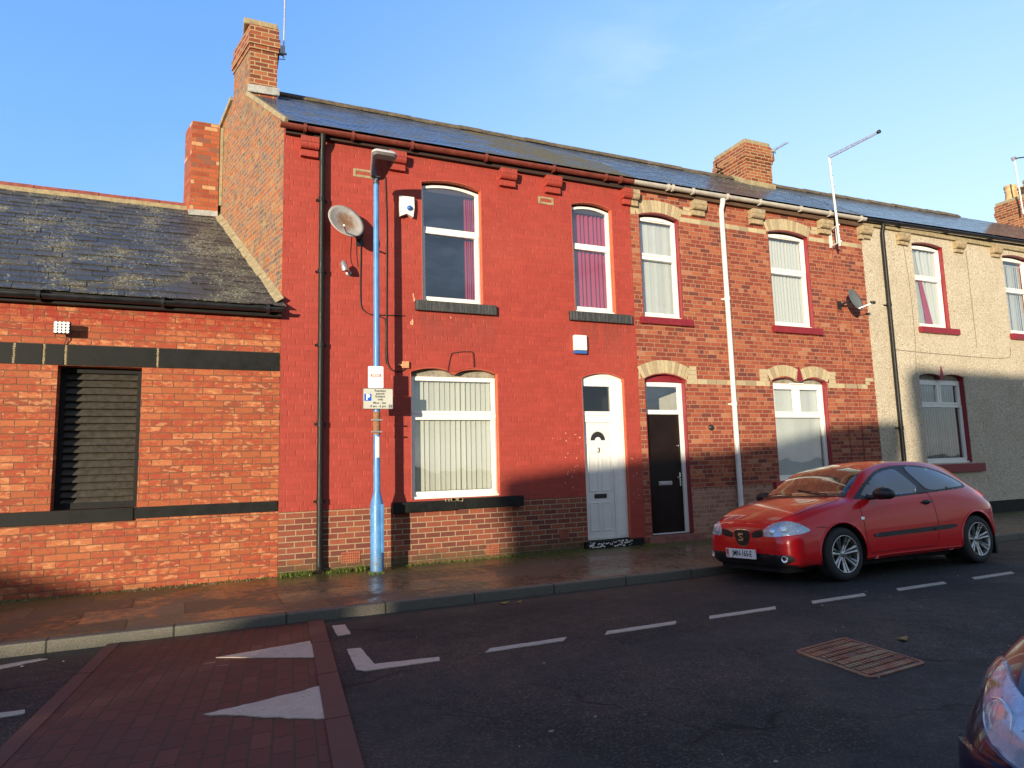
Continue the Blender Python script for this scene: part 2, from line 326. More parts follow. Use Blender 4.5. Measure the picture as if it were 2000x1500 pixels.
# ------------------------------------------------------------ object helpers
def empty(name, loc=(0, 0, 0), label=None, cat=None, group=None, kind=None):
    o = bpy.data.objects.new(name, None); S.collection.objects.link(o); o.location = loc; o.empty_display_size = .2
    tag(o, label, cat, group, kind); return o
def tag(o, label=None, cat=None, group=None, kind=None):
    for k, v in (('label', label), ('category', cat), ('group', group), ('kind', kind)):
        if v: o[k] = v
    return o
class MB:
    def __init__(s): s.v = []; s.f = []; s.sm = []
    def add(s, vs, fs, smooth=False):
        b = len(s.v); s.v += [tuple(v) for v in vs]; s.f += [tuple(i+b for i in f_) for f_ in fs]; s.sm += [smooth]*len(fs); return s
    def box(s, x0, x1, y0, y1, z0, z1, bev=0):
        if bev:
            bm = bmesh.new(); bmesh.ops.create_cube(bm, size=1)
            for v in bm.verts: v.co = Vector(((x0+x1)/2+v.co.x*(x1-x0), (y0+y1)/2+v.co.y*(y1-y0), (z0+z1)/2+v.co.z*(z1-z0)))
            bmesh.ops.bevel(bm, geom=bm.edges[:], offset=bev, segments=2, affect='EDGES', profile=.6)
            bm.verts.ensure_lookup_table(); bm.verts.index_update()
            s.add([v.co[:] for v in bm.verts], [[v.index for v in f_.verts] for f_ in bm.faces]); bm.free(); return s
        v = [(x, y, z) for x in (x0, x1) for y in (y0, y1) for z in (z0, z1)]
        return s.add(v, [(0, 1, 3, 2), (4, 6, 7, 5), (0, 4, 5, 1), (2, 3, 7, 6), (0, 2, 6, 4), (1, 5, 7, 3)])
    def obox(s, c, ax, ay, az, hx, hy, hz):
        c = Vector(c); v = [c+ax*(i*hx)+ay*(j*hy)+az*(k*hz) for i in (-1, 1) for j in (-1, 1) for k in (-1, 1)]
        return s.add(v, [(0, 1, 3, 2), (4, 6, 7, 5), (0, 4, 5, 1), (2, 3, 7, 6), (0, 2, 6, 4), (1, 5, 7, 3)])
    def beam(s, a, b, w, h, up=Vector((0, 0, 1))):
        a = Vector(a); b = Vector(b); d = (b-a); L = d.length; d.normalize(); sd = d.cross(up); sd = sd.normalized() if sd.length > 1e-4 else Vector((1, 0, 0)); up2 = sd.cross(d)
        return s.obox((a+b)/2, d, sd, up2, L/2, w/2, h/2)
    def tube(s, pts, r, n=12, cap=True, closed=False):
        P = [Vector(p) for p in pts]; rs = r if isinstance(r, (list, tuple)) else [r]*len(P); vs = []; prev = None
        for i, p in enumerate(P):
            d = (P[min(i+1, len(P)-1)]-P[max(i-1, 0)]).normalized()
            if prev is None:
                a = Vector((0, 0, 1)) if abs(d.z) < .9 else Vector((1, 0, 0)); a = d.cross(a).normalized()
            else: a = (prev-d*prev.dot(d)).normalized()
            prev = a; b = d.cross(a)
            for k in range(n):
                t = 2*math.pi*k/n; vs.append(p+(a*math.cos(t)+b*math.sin(t))*rs[i])
        fs = [(i*n+k, i*n+(k+1) % n, (i+1)*n+(k+1) % n, (i+1)*n+k) for i in range(len(P)-1) for k in range(n)]
        s.add(vs, fs, True)
        if cap: s.add([v for v in vs[:n]][::-1]+vs[-n:], [tuple(range(n)), tuple(range(n, 2*n))])
        return s
    def lathe(s, prof, c=(0, 0, 0), n=24, axis='z', smooth=True):
        vs = []
        for (r, h) in prof:
            for k in range(n):
                t = 2*math.pi*k/n; a, b = r*math.cos(t), r*math.sin(t)
                v = (a, b, h) if axis == 'z' else ((a, h, b) if axis == 'y' else (h, a, b)); vs.append((v[0]+c[0], v[1]+c[1], v[2]+c[2]))
        m = len(prof); fs = [(i*n+k, i*n+(k+1) % n, (i+1)*n+(k+1) % n, (i+1)*n+k) for i in range(m-1) for k in range(n)]
        return s.add(vs, fs, smooth)
    def plate(s, outer, holes=(), d0=0., d1=.1, fn=None):
        fn = fn or (lambda u, v, d: (u, d, v))
        loops = [outer]+list(holes); flat = [p for l in loops for p in l]
        tris = tessellate_polygon([[Vector((p[0], p[1], 0)) for p in l] for l in loops])
        s.add([fn(p[0], p[1], d0) for p in flat], tris); s.add([fn(p[0], p[1], d1) for p in flat], tris)
        for l in loops:
            n = len(l); s.add([fn(p[0], p[1], d) for d in (d0, d1) for p in l], [(i, (i+1) % n, n+(i+1) % n, n+i) for i in range(n)])
        return s
    def build(s, name, mat, parent=None, label=None, group=None, kind=None, cat=None, loc=None, world=True, recalc=True):
        me = bpy.data.meshes.new(name); off = Vector((0, 0, 0))
        if parent is not None and world:
            p = parent
            while p: off += p.location; p = p.parent
        if loc is not None: off = Vector(loc)
        me.from_pydata([(v[0]-off.x, v[1]-off.y, v[2]-off.z) for v in s.v] if off.length else s.v, [], s.f)
        me.polygons.foreach_set('use_smooth', s.sm)
        if recalc:
            bm = bmesh.new(); bm.from_mesh(me); bmesh.ops.recalc_face_normals(bm, faces=bm.faces[:]); bm.to_mesh(me); bm.free()
        me.materials.append(mat); me.update()
        o = bpy.data.objects.new(name, me); S.collection.objects.link(o)
        if parent is not None: o.parent = parent
        if loc is not None: o.location = loc
        return tag(o, label, cat, group, kind)
def text_geo(body, size, align='CENTER', bold=0.):
    cu = bpy.data.curves.new('t', 'FONT'); cu.body = body; cu.size = size; cu.align_x = align; cu.align_y = 'CENTER'; cu.offset = bold; cu.resolution_u = 3
    ob = bpy.data.objects.new('t', cu); S.collection.objects.link(ob); bpy.context.view_layer.update()
    me = ob.evaluated_get(bpy.context.evaluated_depsgraph_get()).to_mesh()
    vs = [tuple(v.co) for v in me.vertices]; fs = [tuple(p.vertices) for p in me.polygons]
    bpy.data.objects.remove(ob); bpy.data.curves.remove(cu); return vs, fs
def arch(x0, x1, zs, zp, n=12):
    return [(x0+(x1-x0)*i/n, zs+(zp-zs)*(1-(2*i/n-1)**2)) for i in range(n+1)]
def opening(x0, x1, z0, zs, zp, dbl=None):
    top = arch(x0, x1, zs, zp) if not dbl else arch(x0, (x0+x1)/2, zs, zp, 8)[:-1]+[((x0+x1)/2, dbl)]+arch((x0+x1)/2, x1, zs, zp, 8)[1:]
    return [(x0, z0)]+top+[(x1, z0)]

# ------------------------------------------------------------ ground, road, pavement
def grid_sheet(x0, x1, y0, y1, z, nx=1, ny=1):
    mb = MB(); vs = [(x0+(x1-x0)*i/nx, y0+(y1-y0)*j/ny, z) for j in range(ny+1) for i in range(nx+1)]
    return mb.add(vs, [(j*(nx+1)+i, j*(nx+1)+i+1, (j+1)*(nx+1)+i+1, (j+1)*(nx+1)+i) for j in range(ny) for i in range(nx)])
def asphalt():
    m = Mt('worn_asphalt'); x, y, z = m.pos(); n = m.noise(.8, 5, .65); f1 = m.noise(150, 2, .8); f2 = m.noise(55, 3, .75); f3 = m.noise(7, 4, .7)
    vo = m.n('ShaderNodeTexVoronoi'); vo.inputs['Scale'].default_value = 95; m.link(m.P, vo.inputs['Vector']); cc = m.n('ShaderNodeSeparateColor'); m.link(vo.outputs['Color'], cc.inputs[0]); st = m.sk(cc.outputs[0])
    c = m.mix(f2.step(.35, .68), (.008, .0085, .0085), (.036, .036, .034)); c = m.mix(st.step(.72, .95)*.75, c, (.10, .098, .09)); c = m.mix(n.step(.35, .7)*.45, c, (.014, .0145, .0145))
    sp = m.noise(48, 2, .5).step(.745, .76); c = m.mix(sp*.6, c, (.30, .29, .26))
    ve = m.n('ShaderNodeTexVoronoi'); ve.feature = 'DISTANCE_TO_EDGE'; ve.inputs['Scale'].default_value = .42; wv = m.n('ShaderNodeVectorMath'); wv.operation = 'ADD'; nz = m.n('ShaderNodeTexNoise'); nz.inputs['Scale'].default_value = 3; nz.inputs['Detail'].default_value = 5; m.link(m.P, nz.inputs['Vector']); m.link(m.P, wv.inputs[0]); m.link(m.vscale(nz.outputs['Color'], (.5, .5, 0)), wv.inputs[1]); m.link(wv.outputs[0], ve.inputs['Vector'])
    cr = m.sk(ve.outputs['Distance']).step(.012, .003)*m.noise(.9, 3, .5).step(.5, .6); c = m.mix(cr*.8, c, (.004, .004, .004))
    pt = m.noise(.33, 2, .4).step(.535, .545); c = m.mix(pt*.35, c, (.045, .043, .040))
    wh = ((y+8.1).abs().step(.35, .1)+(y+5.2).abs().step(.35, .1)).mn(1); c = m.mix(wh*.3, c, (.040, .040, .038))
    c = m.mix((y+(f3-.5)*.6).step(-3.3, -2.45)*.6, c, (.075, .062, .048))      # grit gathered along the gutter
    c = m.mix(1., c, (.94, 1.0, .98), 'MULTIPLY')
    rg = (n*.6+f3*.4).step(.3, .7, .6, .88)
    return m.set(c, rg, m.bump(f1*.5+f2*.6+st*.5-cr, .8, .007), spec=.3)
M['asphalt'] = asphalt()
def paving():
    m = Mt('wet_paving_slabs'); x, y, z = m.pos(); n = m.noise(.9, 5, .6); f1 = m.noise(90, 4, .7); f2 = m.noise(9, 5, .65)
    row = (y/.62).floor(); fv = (y/.62).fract(); us = (x+row.mod(2)*.42+(y*.06))/.92; col = us.floor(); fu = us.fract()
    d = (fu.mn(1-fu)*.92).mn(fv.mn(1-fv)*.62)+(f2-.5)*.01
    mask = d.step(.005, .016); rn = m.white(m.xyz(col, row, 2.))
    c = m.ramp(rn, [(0, (.085, .062, .038)), (.5, (.115, .085, .05)), (1, (.145, .115, .075))]); c = m.mix(f2.step(.4, .7)*.4, c, (.07, .05, .035))
    c = m.mix(f1.step(.5, .75)*.3, c, (.20, .16, .12))
    moss = ((y+(f2-.5)*.7).step(-.95, -.1)*(f1*.5+n*.7).step(.32, .62)).mn(.85); c = m.mix(moss, c, (.085, .085, .018))
    c = m.mix((1-mask)*.8, c, m.mix(f2, (.025, .02, .012), (.06, .07, .02)))
    wet = (n*.6+f2*.4+rn*.06).step(.46, .60)
    rg = wet*-.38+.62
    return m.set(c, rg, m.bump(mask*.6+f1*.3*(1-wet)+f2*.8+rn*.5, .35, .006), spec=.6)
M['paving'] = paving()
def kerbm():
    m = Mt('kerb_stone'); x, y, z = m.pos(); f1 = m.noise(70, 4, .7); f2 = m.noise(6, 5, .65)
    fu = ((x+.38)/.97).fract(); d = fu.mn(1-fu)*.97; mask = d.step(.004, .012)
    c = m.mix(f1.step(.3, .7), (.075, .068, .052), (.17, .155, .12)); c = m.mix(f2.step(.4, .7)*.5, c, (.10, .09, .07)); c = m.mix(1-mask, c, (.02, .02, .012))
    return m.set(c, .75, m.bump(f1*.7+f2*.4+mask, .6, .006))
M['kerb'] = kerbm()
def earth():
    m = Mt('rough_grass_and_gravel'); x, y, z = m.pos(); n = m.noise(.25, 5, .65); f1 = m.noise(30, 5, .7)
    c = m.mix(n.step(.4, .6), (.08, .085, .035), (.17, .14, .10)); c = m.mix(f1.step(.3, .7)*.5, c, (.05, .05, .03)); return m.set(c, .95, m.bump(f1, .8, .03))
M['earth'] = earth()
def blocks():
    m = Mt('dark_red_block_paving'); x, y, z = m.pos(); f1 = m.noise(80, 4, .7); f2 = m.noise(8, 5, .65); f3 = m.noise(1.3, 3, .6)
    # rows of blocks run away from the kerb, a soldier course borders the right-hand strip
    u = x+y*-.085; bw = .105; bl = .205
    colx = (u/bw).floor(); fu = (u/bw).fract(); off = m.white(m.xyz(colx, 1.)).gt(.5)*0+colx.mod(2)*.5
    vs = y/bl+off; row = vs.floor(); fv = vs.fract()
    d = (fu.mn(1-fu)*bw).mn(fv.mn(1-fv)*bl)+(f1-.5)*.003+(f2-.5)*.002; mask = d.step(.003, .010); rn = m.white(m.xyz(colx, row, 5.))
    c = m.ramp(rn, [(0, (.075, .022, .015)), (.4, (.10, .030, .019)), (.75, (.06, .02, .015)), (1, (.125, .04, .026))])
    c = m.mix(f1.step(.4, .75)*.35, c, (.05, .025, .02)); c = m.mix(f3.step(.45, .7)*.35, c, (.07, .035, .028)); c = m.mix((1-mask)*.9, c, m.mix(f2, (.015, .012, .01), (.03, .035, .012)))
    ghost = ((m.noise(5, 4, .7, vec=m.vscale(m.P, (.6, 3.5, 1)))).step(.63, .69)*((x+.25).abs().step(.45, .25))*((y+3.75).abs().step(.45, .2))); c = m.mix(ghost*.7, c, (.42, .27, .24))
    return m.set(c, .62, m.bump(mask+rn*.4+f2*.3, .6, .006), spec=.45)
M['blocks'] = blocks()
def paintm(name, col, worn=.5):
    m = Mt(name); x, y, z = m.pos(); f1 = m.noise(60, 4, .75); f2 = m.noise(9, 5, .7)
    k = (f1*.5+f2*.5).step(.60-worn*.12, .66); c = m.mix((f2).step(.3, .7), tuple(a*.72 for a in col), col); c = m.mix(k*.75, c, (.10, .075, .065))
    return m.set(c, .7, m.bump(f1, .6, .004))
M['road_white'] = paintm('worn_white_line', (.52, .46, .37), .55)
M['road_pink'] = paintm('worn_pinkish_white_paint', (.62, .47, .36), .6)

def zroad(y): return .13*(1-min(1., abs(y+5.94)/3.51)**2)
def lay(x, y, dz=0.):
    # a ground point measured as if the road were flat, put on the cambered surface
    d = y+9.38; t = 1.
    for _ in range(8): t = (1.5-zroad(t*d-9.38))/1.5
    return (x*t, t*d-9.38, zroad(t*d-9.38)+dz)
big = MB(); big.add([(-160, -160, -.03), (200, -160, -.03), (200, 160, -.03), (-160, 160, -.03)], [(0, 1, 2, 3)])
big.build('ground', M['earth'], kind='structure')
rd = grid_sheet(-60, 90, -9.45, -2.41, 0, 30, 60); rd.v = [(x, y, zroad(y)) for x, y, z in rd.v]; rd.sm = [True]*len(rd.f)
road = rd.build('road', M['asphalt'], kind='structure', recalc=False)
pv = MB(); pv.box(-60, 90, -2.30, .35, -.05, .1); pv.build('pavement', M['paving'], kind='structure')
kb = MB(); kb.box(-60, 90, -2.43, -2.30, -.05, .104, bev=.015); kb.build('kerb', M['kerb'], kind='structure')
pv2 = MB(); pv2.box(-60, 90, -11.4, -9.58, -.05, .1); pv2.build('pavement', M['paving'], kind='structure')
kb2 = MB(); kb2.box(-60, 90, -9.58, -9.45, -.05, .104, bev=.015); kb2.build('kerb', M['kerb'], kind='structure')

def quadstrip(pts, z, name, mat, parent=None, jag=0., kind=None, label=None):
    random.seed(hash(name) % 99 if False else len(pts)*7+int(pts[0][0]*10))
    P = []
    for i, p in enumerate(pts):
        q = pts[(i+1) % len(pts)]; L = math.hypot(q[0]-p[0], q[1]-p[1]); n = max(1, int(L/.045)) if jag else 1
        for k in range(n):
            t = k/n; P.append((p[0]+(q[0]-p[0])*t+random.uniform(-jag, jag), p[1]+(q[1]-p[1])*t+random.uniform(-jag, jag)))
    mb = MB(); mb.plate(P, (), z-.012, z, fn=lay); return mb.build(name, mat, parent, kind=kind, label=label)
# bay line: dashes, corner and the odd marks to the left of the hump
dash = [(2.11, 2.88), (3.29, 4.11), (4.5, 5.4), (5.9, 6.74), (7.26, 8.13), (8.65, 9.48)]
for a, b in dash:
    a, b = a*.9375, b*.9375; quadstrip([(a-.03, -4.255), (b-.05, -4.255), (b+.03, -4.165), (a+.05, -4.165)], .005, 'line_dash', M['road_white'], road, .003)
for k in range(6):
    a = 9.7+k*1.2; quadstrip([(a, -4.25), (a+.75, -4.25), (a+.78, -4.17), (a+.03, -4.17)], .005, 'line_dash', M['road_white'], road, .003)
quadstrip([(.97, -3.60), (1.08, -3.62), (1.09, -4.13), (1.58, -4.19), (1.56, -4.29), (1.06, -4.27), (1.0, -4.27), (.94, -4.20)], .005, 'bay_corner_line', M['road_pink'], road, .003)
quadstrip([(.98, -2.70), (1.1, -2.72), (1.09, -3.10), (.97, -3.12)], .005, 'line_dash', M['road_pink'], road, .003)
quadstrip([(-1.95, -2.80), (-1.36, -2.62), (-1.29, -2.66), (-1.90, -2.98)], .005, 'line_dash', M['road_white'], road, .003)
quadstrip([(-1.9, -3.96), (-1.14, -4.01), (-1.12, -4.09), (-1.9, -4.14)], .005, 'line_dash', M['road_white'], road, .003)
# raised block paved hump
hump = MB(); vs = []; nv, nu = 60, 6
for j in range(nv+1):
    v = j/nv; yy = -2.44-(6.56)*v
    for i in range(nu+1): vs.append(lay((-.80-.55*v)+(1.60+.05*v)*i/nu, yy, .014))
m_ = len(vs); vs += [(a, b, c-.03) for a, b, c in vs]; k_ = nu+1
fs_ = [(j*k_+i, (j+1)*k_+i, (j+1)*k_+i+1, j*k_+i+1) for j in range(nv) for i in range(nu)]
fs_ += [(j*k_, m_+j*k_, m_+(j+1)*k_, (j+1)*k_) for j in range(nv)]+[(j*k_+nu, (j+1)*k_+nu, m_+(j+1)*k_+nu, m_+j*k_+nu) for j in range(nv)]
hump.add(vs, fs_); hump = hump.build('block_paved_hump', M['blocks'], kind='structure')
M['edging'] = plain('red_concrete_edging', (.115, .043, .03), .7, var=.35, scale=12, bump=.5)
eg = MB()
random.seed(3)
for i in range(16):
    a = i/14.4; b = min(1, (i+.97+.03*(i%2==0))/14.4)
    def L(t, o): return (.80+(.30-.80)*t+o, -2.44+(-9+2.44)*t)
    if a < 1: eg.plate([L(a, -.01), L(a, .135), L(b, .135), L(b, -.01)], (), -.02, .024, fn=lay)
eg.build('edging_strip', M['edging'], hump)
eg = MB()
for i in range(16):
    a = i/14.4; b = min(1, (i+.97+.03*(i%2==0))/14.4)
    def L(t, o): return (-.80+(-1.35+.80)*t+o, -2.44+(-9+2.44)*t)
    if a < 1: eg.plate([L(a, -.10), L(a, .0), L(b, .0), L(b, -.10)], (), -.02, .020, fn=lay)
eg.build('edging_strip', M['edging'], hump)
quadstrip([(-.02, -3.385), (.72, -3.24), (.715, -3.78)], .020, 'painted_triangle', M['road_pink'], hump, .004)
quadstrip([(-.07, -4.71), (.66, -4.51), (.62, -5.16)], .020, 'painted_triangle', M['road_pink'], hump, .011)

# manhole cover with raised studs
man = empty('manhole_cover', (4.05, -5.95, .12), 'rusty brown rectangular studded iron manhole cover in the dark road', 'manhole cover')
ca = Vector((4.02, -5.98, 0)); ex = Vector((4.58, -6.00, 0)); MX = [(4.05, -5.39), (4.70, -5.30), (4.63, -6.05), (4.0, -6.10)]
def mp(u, v):
    a, b, c_, d_ = [Vector((p[0], p[1], 0)) for p in (MX[3], MX[2], MX[1], MX[0])]
    return (a*(1-u)+b*u)*(1-v)+(d_*(1-u)+c_*u)*v
M['rusty_iron'] = None
def rusty():
    m = Mt('rusty_cast_iron'); x, y, z = m.pos(); n = m.noise(4.5, 5, .7); f1 = m.noise(50, 4, .7)
    c = m.ramp(n, [(0, (.16, .11, .07)), (.40, (.33, .23, .13)), (.52, (.33, .12, .06)), (.62, (.22, .09, .06)), (1, (.38, .28, .17))]); c = m.mix(f1.step(.4, .7)*.5, c, (.05, .035, .03))
    return m.set(c, .55, m.bump(f1, .5, .003), metal=.25)
M['rusty_iron'] = rusty()
def rr_(u0, u1, v0, v1, r, n=5):
    P = []
    for (cx, cy, a0) in ((u1-r, v1-r, 0), (u0+r, v1-r, 90), (u0+r, v0+r, 180), (u1-r, v0+r, 270)):
        for k in range(n+1):
            t = R(a0+90*k/n); P.append((cx+r*math.cos(t), cy+r*math.sin(t)))
    return P
fr_ = MB(); fr_.plate(rr_(0, 1, 0, 1, .08), [rr_(.035, .965, .035, .965, .07)[::-1]], -.02, .009, fn=lambda u, v, d: lay(mp(u, v).x, mp(u, v).y, d))
fr_.build('frame', M['rusty_iron'], man)
cv = MB(); cv.plate(rr_(.045, .955, .045, .955, .07), (), -.02, .005, fn=lambda u, v, d: lay(mp(u, v).x, mp(u, v).y, d))
cov = cv.build('cover', plain('dark_iron', (.15, .09, .06), .6, metal=.2, var=.4, bump=.4), man); cv = MB()
for i in range(13):
    for j in range(8):
        u = .085+.79*i/12+(.033 if j % 2 else 0); v = .12+.76*j/7
        if 4 < i < 8 and j == 4: continue
        p = mp(u, v); w_, h_ = (.011, .022) if (i*3+j) % 3 else (.015, .030)
        q = lay(p.x, p.y); cv.box(q[0]-w_, q[0]+w_, q[1]-h_, q[1]+h_, q[2]+.004, q[2]+.012)
cv.build('studs', M['rusty_iron'], cov, kind='stuff')

# ------------------------------------------------------------ windows and doors
DY = .10
M['head_shade'] = plain('dark_head_shade', (.05, .03, .022), .8)
M['infill'] = plain('weathered_head_board', (.30, .27, .21), .8, var=.5, scale=12, bump=.5)
def blind_mesh(x0, x1, z0, z1, y, seed=1, pitch=.083, ang=-.30, gap=1.12):
    random.seed(seed); mb = MB(); x = x0; 
    while x < x1:
        a = ang+random.gauss(0, .10); w = .089*gap; dx, dy = math.cos(a)*w/2, math.sin(a)*w/2; c = x+pitch/2; sw = random.gauss(0, .008)
        mb.add([(c-dx, y-dy, z1), (c+dx, y+dy, z1), (c+dx+sw, y+dy, z0+.02), (c-dx+sw, y-dy, z0+.02)], [(0, 1, 2, 3)]); x += pitch
    mb.box(x0, x1, y-.02, y+.02, z1-.03, z1)
    return mb
def curtain_mesh(x0, x1, z0, z1, y, waves, amp=.025, fn=None):
    mb = MB(); n = 60; m_ = 14; vs = []
    for j in range(m_+1):
        for i in range(n+1):
            t = i/n; s_ = j/m_; x = x0+(x1-x0)*t
            if fn: x = fn(t, s_, x0, x1)
            vs.append((x, y+amp*math.sin(t*waves*6.283+math.sin(t*17)*.8+.3*s_), z0+(z1-z0)*s_))
    return mb.add(vs, [(j*(n+1)+i, j*(n+1)+i+1, (j+1)*(n+1)+i+1, (j+1)*(n+1)+i) for j in range(m_) for i in range(n)], True)
def window(par, op, trans, style='plain', topf=.07, room='room', vent=False, transw=.05, content=(), archtop=False, flat=None):
    x0, x1, z0, zs, zp = op[:5]; dbl = op[5] if len(op) > 5 else None
    P = opening(x0+.004, x1-.004, z0+.004, zs-.035, zp-.048, dbl-.004 if dbl else None)
    if flat: P = [(x0+.004, z0+.004), (x0+.004, flat), (x1-.004, flat), (x1-.004, z0+.004)]
    zt = zs-topf; xi0, xi1 = x0+.065, x1-.065; zb = z0+.10; zm = trans
    def rc(a, b, c, d): return [(a, c), (a, d), (b, d), (b, c)]
    if style == 'double': xm = (x0+x1)/2; panes = [(xi0+.035, xm-.06, zm+.06, zt), (xm+.06, xi1-.035, zm+.06, zt), (xi0, xi1, zb, zm-.04)]
    else: panes = [(xi0, xi1, zm+transw, zt), (xi0+.012, xi1-.012, zb, zm-transw)]
    arched = archtop
    hs = [rc(*p)[::-1] for p in panes]
    if arched:
        ztop = zp-.043-topf; a_, b_, c_, d_ = panes[0]; d_ = zs-.03-topf; hs[0] = ([(a_, c_)]+arch(a_, b_, d_, ztop-.008)+[(b_, c_)])[::-1]
    mb = MB(); mb.plate(P, hs, DY, DY+.06)
    # sash beads and a drip sill, all proud of the outer frame
    for pi_, (a, b, c, d) in enumerate(panes):
        if arched and pi_ == 0: continue
        for (e0, e1, g0, g1) in ((a-.045, b+.045, d-.006, d+.035), (a-.045, b+.045, c-.035, c+.006), (a-.045, a+.006, c+.006, d-.006), (b-.006, b+.045, c+.006, d-.006)):
            mb.box(max(e0, x0+.02), min(e1, x1-.02), DY-.014, DY+.05, g0, g1)
    mb.box(x0+.008, x1-.008, DY-.05, DY+.03, z0+.002, z0+.035)
    if vent:
        xm = (x0+x1)/2; mb.box(xm-.17, xm+.17, DY-.035, DY-.002, zs-.055, zs-.03)
    w = mb.build('window', M['upvc'], par)
    if not flat:
        q = MB(); q.plate(opening(x0+.01, x1-.01, zs-.09, zs-.01, zp-.01), (), DY+.03, DY+.05); q.build('head_infill_and_shade', M['head_shade'], w)  # dark plate colours in the soffit's shade above the frame
    if flat:
        q = MB(); q.plate([(x0+.01, flat-.03)]+opening(x0+.01, x1-.01, flat-.03, zs-.01, zp-.01, dbl-.01 if dbl else None)[1:-1]+[(x1-.01, flat-.03)], (), DY+.02, DY+.05); q.build('head_infill_and_shade', M['infill'], w)
    g = MB()
    for a, b, c, d in panes:
        if arched and d == zt: d = zp-topf
        g.add([(a-.01, DY+.022, c-.01), (b+.01, DY+.022, c-.01), (b+.01, DY+.022, d+.01), (a-.01, DY+.022, d+.01)], [(0, 1, 2, 3)])
    g.build('pane', M['glass'], w, recalc=False)
    r_ = MB(); X0, X1, Z0, Z1, Y1 = x0-.12, x1+.22, z0-.12, zp+.12, 1.9
    r_.add([(X0, .125, Z0), (X1, .125, Z0), (X1, .125, Z1), (X0, .125, Z1), (X0, Y1, Z0), (X1, Y1, Z0), (X1, Y1, Z1), (X0, Y1, Z1)], [(4, 5, 6, 7), (0, 4, 7, 3), (1, 2, 6, 5), (0, 1, 5, 4), (3, 7, 6, 2)])
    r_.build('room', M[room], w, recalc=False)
    for nm, mesh, mat in content: mesh.build(nm, M[mat], w)
    return w
def sill(par, x0, x1, z0, z1, mat, proj=.075, name='window_sill', chips=0):
    mb = MB(); mb.box(x0, x1, -proj, DY, z0, z1, bev=.008)
    o = mb.build(name, M[mat], par)
    return o
def reveal(par, op, mat='crimson', both=True, head=True, t=.012):
    x0, x1, z0, zs, zp = op[:5]; dbl = op[5] if len(op) > 5 else None
    mb = MB(); P = opening(x0, x1, z0, zs, zp, dbl); Q = opening(x0+t, x1-t, z0, zs-.3*t, zp-t, dbl-t if dbl else None)
    n = len(P); mb.add([(p[0], .001, p[1]) for p in P]+[(p[0], .001, p[1]) for p in Q]+[(p[0], DY, p[1]) for p in P]+[(p[0], DY, p[1]) for p in Q],
        [q for i in range(n-1) for q in ((i, i+1, n+i+1, n+i), (n+i, n+i+1, 3*n+i+1, 3*n+i), (2*n+i, 2*n+i+1, i+1, i), (3*n+i, 3*n+i+1, 2*n+i+1, 2*n+i))])
    return mb.build('reveal', M[mat], par)
def corbel(par, x0, x1, z1, mat, name='corbel', h=.27, p=.15, split=None):
    mb = MB()
    mb.box(x0, x1, -p, -.001, z1-.085, z1, bev=.006)
    prof = [(-p+.005, z1-.087)]+[(-p+.005+.055*(1-math.cos(t*math.pi/2/5))*1.0, z1-.087-.08*math.sin(t*math.pi/2/5)) for t in range(1, 6)]+[(-.001, z1-.167), (-.001, z1-.087)]
    mb.plate([(a, b) for a, b in prof], (), x0+.002, x1-.002, fn=lambda u, v, d: (d, u, v))
    mb.box(x0+.004, x1-.004, -p*.5, -.001, z1-h, z1-.176, bev=.005)
    return mb.build(name, M[mat], par)
def voussoirs(mb, x0, x1, zs, zp, thick, n, y=-.004, spread=.9, skip=None):
    for i in range(n):
        t0, t1 = (i+.05)/n, (i+.95)/n
        if skip and skip[0] < (t0+t1)/2 < skip[1]: continue
        q = []
        for t in (t0, t1):
            x = x0+(x1-x0)*t; z = zs+(zp-zs)*(1-(2*t-1)**2); sl = -4*(zp-zs)*(2*t-1)/(x1-x0)*spread
            nx, nz = -sl, 1; nx += (t-.5)*.25*spread; L_ = math.hypot(nx, nz); q.append(((x, z), (x+nx/L_*thick, z+nz/L_*thick)))
        (a, b), (c, d) = q; mb.plate([a, b, d, c], (), y, .06)
def wall_plate(outer, ops, y0=0., y1=.1):
    mb = MB(); mb.plate(outer, [opening(*o)[::-1] for o in ops], y0, y1); return mb
def pipe(par, name, x, zt, zb, mat, r=.038, y=-.075, shoe=True, brk=(), swan=None):
    mb = MB(); pts = [(x, y, zt), (x, y, zb+.12)]
    if swan: pts = [(x, swan, zt), (x, swan, zt-.06), (x, y, zt-.2), (x, y, zb+.12)]
    if shoe: pts += [(x, y-.01, zb+.05), (x, y-.06, zb+.01)]
    mb.tube(pts, r, 12)
    for z in brk: mb.tube([(x, y, z-.035), (x, y, z+.035)], r+.009, 12); mb.box(x-r-.035, x+r+.035, -.03, -.005, z-.015, z+.015)
    return mb.build(name, mat, par)
def gutter(par, xa, xb, za, zb, mat, y=-.14, r=.062, joints=()):
    mb = MB(); P = []; n = 10
    def sec(x, z): return [(x, y+r*math.cos(math.pi+math.pi*k/n), z+r*.95*math.sin(math.pi+math.pi*k/n)) for k in range(n+1)]+[(x, y+(r-.006)*math.cos(math.pi*k/n*-1), z-.0+(r-.006)*.9*math.sin(-math.pi*k/n)) for k in range(n+1)]
    A, B = sec(xa, za), sec(xb, zb); m_ = len(A)
    mb.add(A+B, [(i, (i+1) % m_, m_+(i+1) % m_, m_+i) for i in range(m_)], True)
    mb.add(A, [tuple(range(m_))]); mb.add(B, [tuple(range(m_))])
    for j in joints:
        z = za+(zb-za)*(j-xa)/(xb-xa); mb.tube([(j-.02, y, z-.012), (j+.02, y, z-.012)], r+.006, 16)
    return mb.build('gutter', mat, par)
